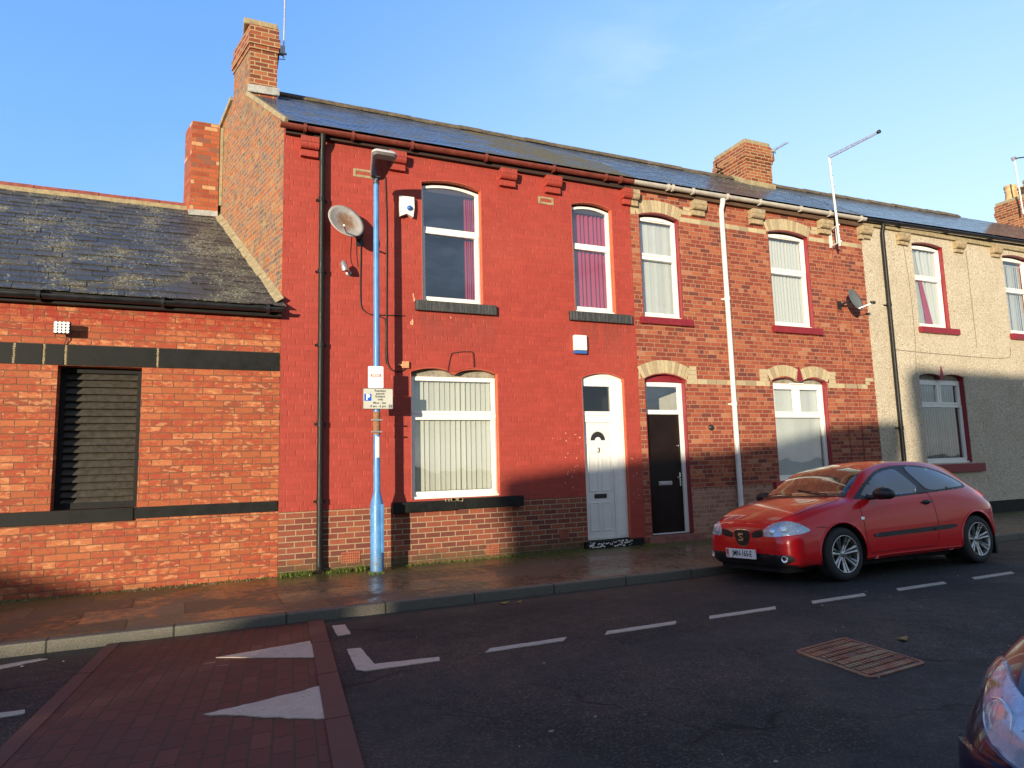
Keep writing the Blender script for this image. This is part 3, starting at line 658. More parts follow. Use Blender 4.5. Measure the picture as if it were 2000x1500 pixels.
def slate_roof(par, name, P0, P1, Q0, Q1, mat, expo=.19, width=.26, clip=None, seed=1, tilt=.012, jit=.004, lift=.006, thick=.007):
    """P0,P1 eave line, Q0,Q1 ridge line. clip(x,y)->bool keeps a slate."""
    random.seed(seed); P0, P1, Q0, Q1 = map(Vector, (P0, P1, Q0, Q1)); mb = MB()
    L = ((Q0-P0).length+(Q1-P1).length)/2; nr = int(L/expo)+1
    for j in range(nr):
        t0 = (j*expo-.03)/L; t1 = min(1.0, (j*expo+expo*1.6)/L)
        A0, A1 = P0+(Q0-P0)*t0, P1+(Q1-P1)*t0; B0, B1 = P0+(Q0-P0)*t1, P1+(Q1-P1)*t1
        W_ = (A1-A0).length; nc = int(W_/width)+2; d = (A1-A0).normalized(); up = (Q0-P0).normalized(); nn = d.cross(up).normalized()
        if nn.z < 0: nn = -nn
        for i in range(nc):
            u0 = (i-(.5 if j % 2 else 0))*width; u1 = u0+width-.005; u0 = max(0, u0); u1 = min(W_, u1)
            if u1-u0 < .03: continue
            x0c = clip((A0+(A1-A0)*(t0)).y, 0) if False else None
            a0, a1 = A0+d*u0, A0+d*u1; b0, b1 = B0+(B1-B0)*(u0/W_), B0+(B1-B0)*(u1/W_)
            if clip:
                lo_a, lo_b = clip(a0.y), clip(b0.y)
                if a1.x <= lo_a: continue
                if a0.x < lo_a: a0 = a0+d*(lo_a-a0.x)
                if b0.x < lo_b: b0 = b0+d*(lo_b-b0.x)
                if b1.x < lo_b: b1 = Vector(b0)
            h = random.uniform(-jit, jit); dn = up*random.uniform(-.006, .006); lo = lift+h+(.006 if lift < .01 else 0); hi = .004
            th = nn*thick
            v = [a0+nn*(lo+random.uniform(-.3, .3)*jit)+dn, a1+nn*(lo+random.uniform(-.3, .3)*jit)+dn, b1+nn*hi, b0+nn*hi]
            mb.add(v+[q-th for q in v], [(0, 1, 2, 3), (7, 6, 5, 4), (0, 4, 5, 1), (1, 5, 6, 2), (2, 6, 7, 3), (3, 7, 4, 0)])
    return mb.build(name, mat, par, recalc=False)

# ------------------------------------------------------------ the houses
# ops: x0,x1,z0,spring,peak[,middle of a double arch]
GX = lambda y: .68-.27*y           # plan line of the skewed gable wall
opA = (2.67, 3.66, 3.94, 5.82, 5.90); opAL = (2.48, 3.87, 1.01, 2.875, 2.945, 2.86); opB = (5.28, 6.09, 3.97, 5.825, 5.90); opD3 = (5.35, 6.18, .105, 2.86, 2.955)
opC = (6.64, 7.50, 3.96, 5.815, 5.885); opD2 = (6.59, 7.45, .105, 2.88, 2.975); opD = (9.65, 10.70, 3.98, 5.86, 5.925); opDL = (9.48, 10.89, 1.03, 2.92, 2.985, 2.91)
opE = (13.83, 14.88, 4.20, 6.085, 6.145); opF = (17.06, 18.12, 4.23, 6.13, 6.19); opEL = (13.64, 15.13, 1.24, 3.12, 3.18, 3.09); opE2 = (17.30, 18.15, .2, 3.06, 3.16)

# ---- red painted house no. 3
h1 = empty('terraced_house', (.68, 0, .1), 'end terrace house painted brick red above a bare brick base, white door numbered 3', 'house', 'terraced houses along the street')
XR = 6.46
wp = MB()
base = [(.68, .93), (.68, 6.47), (XR, 6.50), (XR, .93)]
holes = [opening(*o)[::-1] for o in (opA, opAL, opB)]
# door opening cuts through the bottom edge, so it goes into the outline
door_top = opening(5.35, 6.18, .93, 2.86, 2.955)
outer = [(.68, .93), (.68, 6.37), (XR, 6.41), (XR, .102), (6.18, .102)]+[p for p in reversed(door_top[1:-1])]+[(5.35, .93)]
wp.plate(outer, holes, 0., .1); wp.build('wall', M['paint_red'], h1)
bp = MB(); bp.plate([(.68, .05), (.68, .927), (5.348, .927), (5.348, .05)], (), -.004, .1); bp.build('brick_base', M['brick_new'], h1)
# gable wall, skewed in plan; follows the roof verge up to the stack
gd = Vector((-.27, 1, 0)).normalized()
def gf(u, v, d): return (.68-.27*u-d, u, v)       # u = depth y, d thickness inwards(-) 
g_out = [(.0, .05), (.0, 6.34), (-.06, 6.38), (1.64, 7.65), (1.641, 8.42), (2.47, 8.42), (2.471, 7.95), (3.4, 7.66), (5.2, 6.6), (5.2, .05)]
gm = MB(); gm.plate([(max(a, .002), b) for a, b in g_out], (), 0, -.1, fn=gf); gm.build('gable_wall', M['brick_gable'], h1)
vc = MB()                                           # cement verge under the slate edge
vc.beam((GX(-.12)-.012, -.12, 6.375), (GX(1.66)-.012, 1.66, 7.665), .05, .07); vc.beam((GX(2.5)-.02, 2.5, 7.98), (GX(3.4)-.02, 3.4, 7.68), .05, .08)
vc.build('verge', M['cement'], h1)
RW = MB(); RW.box(-.7, XR, 5.2, 5.3, .0, 6.6); RW.build('rear_wall', M['rear_wall'], h1)
slate_roof(h1, 'roof', (-.3, -.17, 6.35), (XR, -.17, 6.395), (-.3, 2.2, 8.03), (XR, 2.2, 8.03), M['slate_red'], expo=.15, width=.25, jit=.0012, clip=lambda y: GX(y)-.03 if y < 1.3 else GX(y)+.06, seed=4)
rb = MB(); rb.add([(GX(-.1), -.1, 6.36), (XR, -.1, 6.40), (XR, 2.2, 8.0), (GX(2.2), 2.2, 8.0)], [(0, 1, 2, 3)]); rb.add([(GX(2.2), 2.2, 8.0), (XR, 2.2, 8.0), (XR, 5.3, 6.4), (GX(5.3), 5.3, 6.4)], [(0, 1, 2, 3)]); rb.build('roof_deck', M['slate_mid'], h1)
def ridge(par, xa, xb, za, zb, y, mat, seed=0, r=.10):
    random.seed(seed); mb = MB(); n = int((xb-xa)/.46)
    for i in range(n):
        a = xa+(xb-xa)*i/n; b = xa+(xb-xa)*(i+1)/n-.008; z = za+(zb-za)*i/n+random.uniform(-.008, .008)
        q = [(y-r*1.1, z-.055), (y-r*.4, z+.03), (y, z+.045), (y+r*.4, z+.03), (y+r*1.1, z-.055), (y+r, z-.075), (y, z+.02), (y-r, z-.075)]
        mb.plate(q, (), a, b, fn=lambda u, v, d: (d, u, v))
    return mb.build('ridge_tiles', mat, par)
ridge(h1, .74, XR, 8.06, 8.06, 2.2, M['ridge'], 3)
gutter(h1, .62, XR, 6.305, 6.345, M['gut_red'], joints=(.95, 1.62, 2.5, 3.7, 4.9, 5.9, 6.2))
fs = MB(); fs.box(.70, XR, -.075, -.003, 6.215, 6.36); fs.build('fascia', plain('dark_fascia', (.04, .02, .015), .8), h1)
for x0, x1, z in ((.90, 1.15, 6.25), (2.16, 2.42, 6.25), (3.96, 4.24, 6.265), (4.78, 5.06, 6.27), (6.28, 6.455, 6.27)): corbel(h1, x0, x1, z-.065, 'paint_red')
pipe(h1, 'downpipe', 1.20, 6.25, .12, M['pipe_black'], r=.042, swan=-.13, brk=(5.3, 4.25, 3.2, 2.1, 1.05))
sill(h1, 2.56, 3.85, 3.79, 3.945, 'sill_grey'); sill(h1, 5.16, 6.36, 3.80, 3.955, 'sill_grey')
bs = MB(); random.seed(2); bs.box(2.19, 3.10, -.10, DY, .835, .985, bev=.012); bs.box(3.10, 4.21, -.105, DY, .845, 1.0, bev=.010); bs.build('window_sill', M['black_paint'], h1)
ch = MB()
for i in range(14): 
    x = random.uniform(2.95, 3.2); ch.box(x, x+random.uniform(.01, .04), -.108, -.07, .97+random.uniform(-.01, .01), 1.003+random.uniform(0, .008))
ch.build('sill_chips', M['cement'], h1, kind='stuff')
window(h1, opA, 5.10, topf=.035, archtop=True, content=(('curtain', curtain_mesh(3.44, 3.60, 4.0, 5.8, .22, 5), 'curtain'), ('net_curtain', curtain_mesh(2.7, 2.78, 4.0, 5.8, .25, 2), 'curtain')))
window(h1, opB, 5.13, topf=.035, archtop=True, content=(('curtain', curtain_mesh(5.30, 6.06, 4.0, 5.85, .20, 9, .03), 'curtain'),))
window(h1, opAL, 2.235, topf=.115, flat=2.815, transw=.06, content=(('blind', blind_mesh(2.55, 3.80, 1.1, 2.80, .19, 3), 'blind'),))
for op, nm in ((opA, 0), (opB, 0), (opAL, 0)): reveal(h1, op, 'red_trim')
# dropped arch bricks over the ground floor window: an open crack round the loose panel
ck = MB(); c_pts = [(3.06, 2.90), (3.10, 3.10), (3.13, 3.17), (3.30, 3.20), (3.45, 3.205), (3.48, 3.18), (3.49, 2.97)]
for a, b in zip(c_pts[:-1], c_pts[1:]): ck.beam((a[0], -.004, a[1]), (b[0], -.004, b[1]), .012, .011+.006*random.random(), up=Vector((0, 1, 0)))
ck.build('wall_crack', plain('open_crack', (.03, .012, .01), .9), h1)
ap = MB(); ap.plate([(3.075, 2.895), (3.118, 3.085), (3.15, 3.155), (3.30, 3.18), (3.465, 3.185), (3.475, 2.955), (3.3, 2.925), (3.17, 2.885)], (), -.010, .05); ap.build('loose_arch_bricks', M['paint_red'], h1)
for x, z in ((1.67, 5.765), (4.69, 5.765)):        # vents with a pale unpainted border
    v = MB(); v.plate([(x-.02, z-.02), (x-.02, z+.105), (x+.265, z+.105), (x+.265, z-.02)], [[(x+.015, z+.015), (x+.23, z+.015), (x+.23, z+.075), (x+.015, z+.075)]], -.007, .02); o = v.build('air_vent', M['cement'], h1)
    v = MB(); v.plate([(x+.015, z+.015), (x+.015, z+.075), (x+.23, z+.075), (x+.23, z+.015)], [[(x+.024+.029*i, z+.022), (x+.043+.029*i, z+.022), (x+.043+.029*i, z+.068), (x+.024+.029*i, z+.068)] for i in range(7)], -.003, .02); v.build('vent_grille', M['terracotta_vent'], o)
for x, z, w_ in ((1.50, .20, .25), (3.62, .15, .20), (4.85, .30, .16)):
    v = MB(); nn_ = 8; v.plate([(x, z), (x, z+.15), (x+w_, z+.15), (x+w_, z)], [[(x+.012+(w_-.02)*i/nn_, z+.015+.032*j), (x+.012+(w_-.02)*(i+.6)/nn_, z+.015+.032*j), (x+.012+(w_-.02)*(i+.6)/nn_, z+.035+.032*j), (x+.012+(w_-.02)*i/nn_, z+.035+.032*j)] for i in range(nn_) for j in range(4)], -.012, .0)
    v.build('air_brick', M['terracotta_vent'], h1)
# chimney stack
def stack(par, xa, xb, ya, yb, zb, zt, mat, skew=0., corb=2, name='chimney', cap='cement'):
    mb = MB()
    def ring(o, z0, z1):
        X = lambda y: xa+skew*(y-ya)
        p = [(X(ya-o)-o, ya-o), (xb+o, ya-o), (xb+o, yb+o), (X(yb+o)-o, yb+o)]
        mb.add([(q[0], q[1], z) for z in (z0, z1) for q in p], [(0, 1, 5, 4), (1, 2, 6, 5), (2, 3, 7, 6), (3, 0, 4, 7), (4, 5, 6, 7), (0, 3, 2, 1)])
    zc = zt-.1-.078*(corb*2+1)
    ring(0, zb, zc); 
    for k in range(corb): ring(.02*(k+1), zc+.078*k, zc+.078*(k+1))
    ring(.02*corb, zc+.078*corb, zc+.078*(corb+1)); ring(.02*(corb-1), zc+.078*(corb+1), zt-.06)
    o = mb.build(name, mat, par)
    c = MB(); X = xa; c.box(xa-.0+min(0, skew*(yb-ya))*.5, xb, ya, yb, zt-.06, zt+.05, bev=.03); c.build('flaunching', M[cap], o)
    return o
s1 = stack(h1, GX(1.62)+.012, .675, 1.62, 2.5, 7.5, 8.93, M['brick_chimney'], skew=-.27)
fl = MB(); fl.beam((.22, 1.59, 7.72), (.71, 1.59, 7.74), .03, .13); fl.build('flashing', M['cement_grey'], s1)
# front door no. 3
dr = MB(); dr.plate(opening(5.354, 6.176, .225, 2.855, 2.95), [[(5.42, 2.31), (5.95, 2.31), (5.95, 2.73), (5.42, 2.73)], [(5.42, .24), (5.95, .24), (5.95, 2.13), (5.42, 2.13)]][0:2], DY-.02, DY+.06)
dr.box(5.97, 6.17, DY-.035, DY, .23, 2.8); dr.box(6.0, 6.13, DY-.045, DY, .26, 2.75); dr.box(5.4, 5.96, DY-.032, DY+.03, 2.245, 2.27)
door_frame = dr.build('door_frame', M['upvc'], h1)
dl = MB(); fan = [(5.685+.145*math.cos(math.pi*(1-k/12)), 1.83+.145*math.sin(math.pi*(1-k/12))) for k in range(13)]; fan += [(5.685+.055*math.cos(math.pi*k/6), 1.83+.055*math.sin(math.pi*k/6)) for k in range(7)]
dl.plate([(5.424, .245), (5.424, 2.126), (5.946, 2.126), (5.946, .245)], [fan[::-1]], DY+.005, DY+.05)
def panel(mb, x0, x1, z0, z1, y, w_=.016, d=.012):
    for e in ((x0, x1, z1-w_, z1), (x0, x1, z0, z0+w_), (x0, x0+w_, z0+w_, z1-w_), (x1-w_, x1, z0+w_, z1-w_)): mb.box(e[0], e[1], y-d, y+.004, e[2], e[3], bev=.004)
for x0, x1 in ((5.48, 5.655), (5.715, 5.89)): panel(dl, x0, x1, 1.0, 1.66, DY+.005); panel(dl, x0, x1, .36, .82, DY+.005)
dl.tube([(5.685+.2*math.cos(math.pi*k/16), DY, 1.79+.2*math.sin(math.pi*k/16)) for k in range(17)], .009, 6)
dl.box(5.475, 5.895, DY-.006, DY+.006, 1.775, 1.79)
door = dl.build('front_door', M['upvc_door'], h1)
fg = MB(); fg.plate(fan, (), DY+.02, DY+.03); fg.build('fanlight_pane', M['dark'], door)
t_v, t_f = text_geo('3', .115, bold=.003); tm = MB(); tm.add([(5.685+a, DY-.006, 1.665+b) for a, b, c in t_v], t_f); tm.build('door_number', M['gold'], door)
lb = MB(); lb.plate([(5.57, .885), (5.57, .955), (5.80, .955), (5.80, .885)], (), DY-.006, DY+.006); lb.build('letterbox', M['dark'], door)
tg = MB(); tg.add([(5.41, DY+.02, 2.30), (5.96, DY+.02, 2.30), (5.96, DY+.02, 2.74), (5.41, DY+.02, 2.74)], [(0, 1, 2, 3)]); tg.build('transom_pane', M['glass_frosted'], door_frame, recalc=False)
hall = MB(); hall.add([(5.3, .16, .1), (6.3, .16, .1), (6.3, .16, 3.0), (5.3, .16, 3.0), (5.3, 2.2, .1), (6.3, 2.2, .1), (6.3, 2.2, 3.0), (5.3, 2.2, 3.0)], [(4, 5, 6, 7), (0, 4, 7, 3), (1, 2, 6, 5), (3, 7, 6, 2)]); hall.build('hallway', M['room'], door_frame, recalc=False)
reveal(h1, (5.35, 6.18, .22, 2.86, 2.955), 'red_trim')
st = MB(); st.box(5.28, 6.40, -.05, .12, .06, .215, bev=.008); stp = st.build('door_step', M['black_paint'], h1)
random.seed(9); fk = MB()
for i in range(60):
    x = random.uniform(5.37, 6.16); z = random.uniform(.12, .205); s_ = random.uniform(.006, .028)
    fk.plate([(x+s_*math.cos(a)*random.uniform(.5, 1.5), z+min(s_, .012)*math.sin(a)*random.uniform(.5, 1.3)) for a in [k*.785 for k in range(8)]], (), -.0525, -.045)
fk.build('peeling_paint', M['upvc'], stp, kind='stuff')
random.seed(12); fk = MB()
for i in range(46):
    x = random.gauss(5.08, .10) if i < 30 else random.uniform(6.22, 6.43); z = random.uniform(1.05, 1.95) if i < 30 else random.uniform(.3, 1.6); s_ = random.uniform(.003, .013)
    fk.plate([(x+s_*math.cos(a)*random.uniform(.4, 1.5), z+s_*math.sin(a)*random.uniform(.4, 1.5)) for a in [k*.785 for k in range(8)]], (), -.004, .004)
for x, z, s_ in ((2.52, 3.62, .03), (2.50, 3.60, .02), (3.12, 3.72, .012), (2.54, 4.02, .022), (2.55, 3.96, .02)): fk.plate([(x+s_*.6*math.cos(a)*random.uniform(.6, 1.4), z+s_*1.6*math.sin(a)*random.uniform(.6, 1.3)) for a in [k*.785 for k in range(8)]], (), -.006, .004)
fk.build('paint_chips', plain('bare_brick_chip', (.62, .33, .2), .9), h1, kind='stuff')

# ---- red brick house with cream arches
X2 = 12.265
h2 = empty('terraced_house', (XR, 0, .1), 'red brick terrace house with cream brick arches and crimson window trim, dark brown door', 'house', 'terraced houses along the street')
outer = [(XR+.003, .97), (XR+.003, 6.52), (X2, 6.56), (X2, .97), (7.454, .97)]+[p for p in reversed(opening(6.59, 7.45, .97, 2.88, 2.975)[1:-1])]+[(6.586, .97)]
outer = [(XR+.003, .102), (XR+.003, 6.41), (X2, 6.45), (X2, .97), (7.45, .97)]+[p for p in reversed(opening(6.59, 7.45, .97, 2.88, 2.975)[1:-1])]+[(6.59, .102)]
wp = MB(); wp.plate(outer, [opening(*o)[::-1] for o in (opC, opD, opDL)], 0., .1); wp.build('wall', M['brick_red'], h2)
bp = MB(); bp.plate([(7.452, .05), (7.452, .967), (X2, .967), (X2, .05)], (), -.004, .1); bp.build('brick_base', M['brick_buff'], h2)
for o, n in ((opC, 14), (opD, 16), (opD2, 14)):
    cb = MB(); voussoirs(cb, o[0]-.03, o[1]+.03, o[3]-.006, o[4]+.010, .225, n); cb.build('brick_arch', M['cream_brick'], h2)
cb = MB()
xm = (opDL[0]+opDL[1])/2
voussoirs(cb, opDL[0]-.03, xm-.045, 2.91, 3.005, .215, 9); voussoirs(cb, xm+.045, opDL[1]+.03, 2.91, 3.005, .215, 9); cb.build('brick_arch', M['cream_brick'], h2)
random.seed(5)
def blocksrow(x0, x1, z0, z1, w_=.11, y=-.003):
    x = x0; cb = MB()
    while x < x1-.02:
        b = min(x1, x+w_*random.uniform(.92, 1.08)); cb.box(x, b-.008, y, .05, z0+.004, z1-.004); x = b
    cb.build('brick_band', M['cream_brick'], h2)
for o, zz in ((opC, 5.795), (opD, 5.81)):
    for k in range(3):
        z0 = zz+k*.078
        if k > 0: blocksrow(o[1]+.075+.03*k, o[1]+.30, z0+.06, z0+.138, .2)
        if k > 0 and o is opD: blocksrow(o[0]-.30, o[0]-.075-.03*k, z0+.06, z0+.138, .2)
blocksrow(XR+.02, opC[0]-.05, 5.80, 5.93, .11); blocksrow(XR+.02, opC[0]-.12, 5.93, 6.06, .11)
blocksrow(opC[1]+.04, opD[0]-.04, 5.79, 5.885, .23); blocksrow(opD[1]+.04, X2-.02, 5.79, 5.885, .23)
blocksrow(opD2[1]+.04, opDL[0]-.05, 2.80, 2.895, .23); blocksrow(opDL[1]+.05, 12.05, 2.80, 2.895, .23); blocksrow(12.0, X2-.02, 2.955, 3.03, .23); blocksrow(12.0, 12.12, 2.88, 2.955, .2)
for k in range(3):
    z0 = 2.86+k*.078; blocksrow(opD2[1]+.07+.02*k, opD2[1]+.27, z0+.03, z0+.108, .2); blocksrow(XR+.02, opD2[0]-.07-.0*k, z0, z0+.078, .11)
    blocksrow(opDL[0]-.30, opDL[0]-.08, z0+.03, z0+.108, .2); blocksrow(opDL[1]+.08, opDL[1]+.28, z0+.03, z0+.108, .2)
wd = MB(); wd.plate([(xm-.085, 2.925), (xm-.01, 3.20), (xm+.01, 3.20), (xm+.085, 2.925)], (), -.012, .02); wd.build('keystone', M['crimson'], h2)
slate_roof(h2, 'roof', (XR+.004, -.17, 6.395), (X2, -.17, 6.44), (XR+.004, 2.2, 8.03), (X2, 2.2, 8.04), M['slate_mid'], expo=.15, width=.27, seed=8, jit=.0016)
rb = MB(); rb.add([(XR, -.1, 6.40), (X2, -.1, 6.44), (X2, 2.2, 8.0), (XR, 2.2, 8.0)], [(0, 1, 2, 3)]); rb.add([(XR, 2.2, 8.0), (X2, 2.2, 8.0), (X2, 5.3, 6.4), (XR, 5.3, 6.4)], [(0, 1, 2, 3)]); rb.build('roof_deck', M['slate_mid'], h2)
RW = MB(); RW.box(XR+.004, X2, 5.2, 5.3, .0, 6.6); RW.build('rear_wall', M['rear_wall'], h2)
ridge(h2, XR+.01, 10.9, 8.06, 8.06, 2.2, M['ridge'], 5); ridge(h2, 11.8, X2, 8.08, 8.08, 2.2, M['ridge'], 6)
gutter(h2, XR+.004, X2-.02, 6.347, 6.395, M['gut_white'], joints=(7.2, 7.3, 7.75, 8.55, 9.35, 10.4, 11.2, 12.1))
fs = MB(); fs.box(XR, X2, -.075, -.003, 6.24, 6.40); fs.build('fascia', plain('brown_fascia', (.10, .055, .03), .8), h2)
M['stone'] = plain('sandstone_corbel', (.38, .29, .17), .9, var=.45, scale=14, bump=.9)
for x0, x1, z in ((6.46, 6.60, 6.265), (7.78, 8.07, 6.265), (9.17, 9.48, 6.28), (10.99, 11.31, 6.30), (12.14, 12.25, 6.31)): corbel(h2, x0+.002, x1, z-.065, 'stone')
pipe(h2, 'downpipe', 8.46, 6.30, .12, M['pipe_white'], r=.047, swan=-.13, brk=(4.4, 2.45))
sill(h2, 6.55, 7.66, 3.835, 3.955, 'crimson'); sill(h2, 9.58, 10.85, 3.845, 3.975, 'crimson'); sill(h2, 9.32, 11.08, .865, 1.02, 'crimson')
window(h2, opC, 5.09, vent=True, content=(('blind', blind_mesh(6.69, 7.45, 4.05, 5.75, .19, 11, ang=-.1), 'net'),))
window(h2, opD, 5.11, vent=True, content=(('net_curtain', curtain_mesh(9.68, 10.66, 4.0, 5.85, .20, 12, .018), 'net'),))
window(h2, opDL, 2.265, style='double', topf=.15, vent=True, flat=2.875, content=(('blind', blind_mesh(9.54, 10.84, 1.12, 2.85, .19, 13, ang=-.1), 'net'),))
for op in (opC, opD, opDL): reveal(h2, op)
reveal(h2, (6.59, 7.45, .22, 2.88, 2.975))
s2 = stack(h2, 10.95, 11.73, 1.75, 2.80, 7.2, 8.82, M['brick_chimney'], corb=2)
fl = MB(); fl.beam((10.93, 1.72, 7.76), (11.77, 1.72, 7.76), .03, .13); fl.beam((10.93, 1.74, 7.78), (10.93, 2.2, 8.08), .03, .12); fl.build('flashing', M['cement'], s2)
# dark brown door, pale hallway behind the clear transom light
dr = MB(); dr.plate(opening(6.594, 7.446, .225, 2.82, 2.83), [[(6.65, 2.345), (7.37, 2.345), (7.37, 2.755), (6.65, 2.755)], [(6.65, .24), (7.37, .24), (7.37, 2.27), (6.65, 2.27)]], DY, DY+.06)
door_frame = dr.build('door_frame', M['upvc'], h2)
tp = MB(); tp.plate([(6.6, 2.835)]+[(p[0], p[1]) for p in arch(6.6, 7.44, 2.878, 2.968)]+[(7.44, 2.835)], (), DY+.005, DY+.05); tp.build('transom_infill', M['crimson'], door_frame)
dl = MB(); dl.box(6.654, 7.366, DY+.03, DY+.07, .245, 2.266, bev=.004); door = dl.build('front_door', M['door_brown'], h2)
lb = MB(); lb.box(6.86, 7.14, DY+.012, DY+.031, 1.045, 1.115, bev=.006); lb.box(6.885, 7.115, DY+.004, DY+.014, 1.06, 1.10, bev=.004); lb.build('letterbox', M['metal'], door)
hd_ = MB(); hd_.box(7.30, 7.335, DY+.018, DY+.032, 1.02, 1.25, bev=.004); hd_.tube([(7.317, DY+.02, 1.17), (7.317, DY-.03, 1.17), (7.22, DY-.03, 1.17)], .010, 8); hd_.build('handle', M['chrome'], door)
hd_ = MB(); hd_.tube([(7.31, DY+.012, 1.72), (7.31, DY+.03, 1.72)], .016, 10); hd_.build('lock', M['chrome'], door)
tg = MB(); tg.add([(6.64, DY+.03, 2.335), (7.38, DY+.03, 2.335), (7.38, DY+.03, 2.765), (6.64, DY+.03, 2.765)], [(0, 1, 2, 3)]); tg.build('transom_pane', M['glass'], door_frame, recalc=False)
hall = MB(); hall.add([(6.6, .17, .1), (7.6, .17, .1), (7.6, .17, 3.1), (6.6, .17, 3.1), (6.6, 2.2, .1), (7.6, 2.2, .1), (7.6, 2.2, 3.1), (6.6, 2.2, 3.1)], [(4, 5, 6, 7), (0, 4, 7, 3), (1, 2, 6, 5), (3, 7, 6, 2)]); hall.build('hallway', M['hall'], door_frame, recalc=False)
st = MB(); st.box(6.5, 7.62, -.06, .12, .06, .215, bev=.012); st.build('door_step', M['step'], h2)
vt = MB(); vt.lathe([(0, -.035), (.045, -.03), (.055, -.012), (.055, 0)], (7.96, 0, 2.03), 16, 'y'); vt.build('wall_vent', M['dark'], h2)

# ---- pebbledashed house
X3 = 19.2; zr = lambda x: 8.04+.021*(x-X2)
h3 = empty('terraced_house', (X2, 0, .1), 'terrace house rendered in beige pebbledash with crimson window sills and reveals', 'house', 'terraced houses along the street')
outer = [(X2+.003, .37), (X2+.003, 6.46), (X3, 6.61), (X3, .102), (18.15, .102)]+[p for p in reversed(opening(17.30, 18.15, .37, 3.06, 3.16)[1:-1])]+[(17.30, .37)]
wp = MB(); wp.plate(outer, [opening(*o)[::-1] for o in (opE, opF, opEL)], -.012, .1); wp.build('wall', M['pebble'], h3)
bp = MB(); bp.plate([(X2+.003, .05), (X2+.003, .367), (17.298, .367), (17.298, .05)], (), -.004, .1); bp.build('black_base', M['black_paint'], h3)
slate_roof(h3, 'roof', (X2+.004, -.17, 6.445), (X3, -.17, 6.595), (X2+.004, 2.2, 8.045), (X3, 2.2, zr(X3)), M['slate_end'], expo=.17, width=.27, seed=18, jit=.001)
rb = MB(); rb.add([(X2, -.1, 6.45), (X3, -.1, 6.60), (X3, 2.2, zr(X3)-.03), (X2, 2.2, 8.0)], [(0, 1, 2, 3)]); rb.add([(X2, 2.2, 8.0), (X3, 2.2, zr(X3)-.03), (X3, 5.3, 6.4), (X2, 5.3, 6.4)], [(0, 1, 2, 3)]); rb.build('roof_deck', M['slate_end'], h3)
RW = MB(); RW.box(X2+.004, X3, 5.2, 5.3, .0, 6.7); RW.build('rear_wall', M['rear_wall'], h3)
ridge(h3, X2+.01, X3, 8.08, zr(X3)+.03, 2.2, M['ridge'], 7)
gutter(h3, X2, X3, 6.40, 6.55, M['gut_black'], joints=(13.3, 14.9, 16.5, 18))
fs = MB(); fs.box(X2+.002, X3, -.075, -.014, 6.29, 6.38); fs.build('fascia', M['cement'], h3)
for x0, x1, z in ((12.27, 12.47, 6.31), (13.33, 13.65, 6.30), (15.24, 15.54, 6.33), (16.61, 16.91, 6.36), (18.3, 18.6, 6.38)): corbel(h3, x0, x1, z-.06, 'stone', h=.25)
pipe(h3, 'downpipe', 12.81, 6.36, .12, M['pipe_black'], r=.042, swan=-.13, y=-.09, brk=(4.6, 2.0))
sill(h3, 13.78, 15.07, 4.07, 4.20, 'crimson', .09); sill(h3, 17.0, 18.3, 4.08, 4.22, 'crimson', .09); sill(h3, 13.5, 15.44, 1.04, 1.22, 'crimson', .09)
window(h3, opE, 5.35, content=(('blind', blind_mesh(13.88, 14.84, 4.3, 6.0, .20, 21, ang=-.5, gap=.8), 'blind_grey'), ('curtain', curtain_mesh(14.2, 14.84, 4.2, 6.0, .17, 5, .02, fn=lambda t, s_, a, b: a+(b-a)*(t+(1-t)*max(0, .9-s_)*.45)), 'net'), ('curtain', curtain_mesh(14.18, 14.42, 4.22, 5.35, .15, 3, .012, fn=lambda t, s_, a, b: a+(b-a)*t*(.35+.65*(1-s_))+.12*(1-s_)), 'curtain')))
window(h3, opF, 5.33, content=(('blind', blind_mesh(17.1, 18.08, 4.3, 6.0, .20, 22, ang=.15), 'net'),))
window(h3, opEL, 2.50, style='double', topf=.17, flat=3.05, content=(('blind', blind_mesh(13.70, 15.08, 1.33, 2.98, .19, 23, ang=.95, gap=.75), 'blind_grey'),))
for op in (opE, opF, opEL): reveal(h3, op)
xm = (opEL[0]+opEL[1])/2; wd = MB(); wd.plate([(xm-.08, 3.055), (xm-.008, 3.36), (xm+.008, 3.36), (xm+.08, 3.055)], (), -.018, .02); wd.build('keystone', M['crimson'], h3)
dr = MB(); dr.plate(opening(17.304, 18.146, .2, 3.055, 3.15), [[(17.37, 2.35), (18.08, 2.35), (18.08, 2.95), (17.37, 2.95)], [(17.37, .22), (18.08, .22), (18.08, 2.27), (17.37, 2.27)]], DY, DY+.06); df = dr.build('door_frame', M['upvc'], h3)
dl = MB(); dl.box(17.374, 18.076, DY+.02, DY+.06, .225, 2.266, bev=.004); dl.build('front_door', M['upvc_door'], h3)
tg = MB(); tg.add([(17.36, DY+.03, 2.34), (18.09, DY+.03, 2.34), (18.09, DY+.03, 2.96), (17.36, DY+.03, 2.96)], [(0, 1, 2, 3)]); tg.build('transom_pane', M['dark'], df)
np_ = MB(); np_.box(17.16, 17.30, -.03, -.013, 2.02, 2.16, bev=.004); np_.build('house_plaque', M['upvc'], h3)

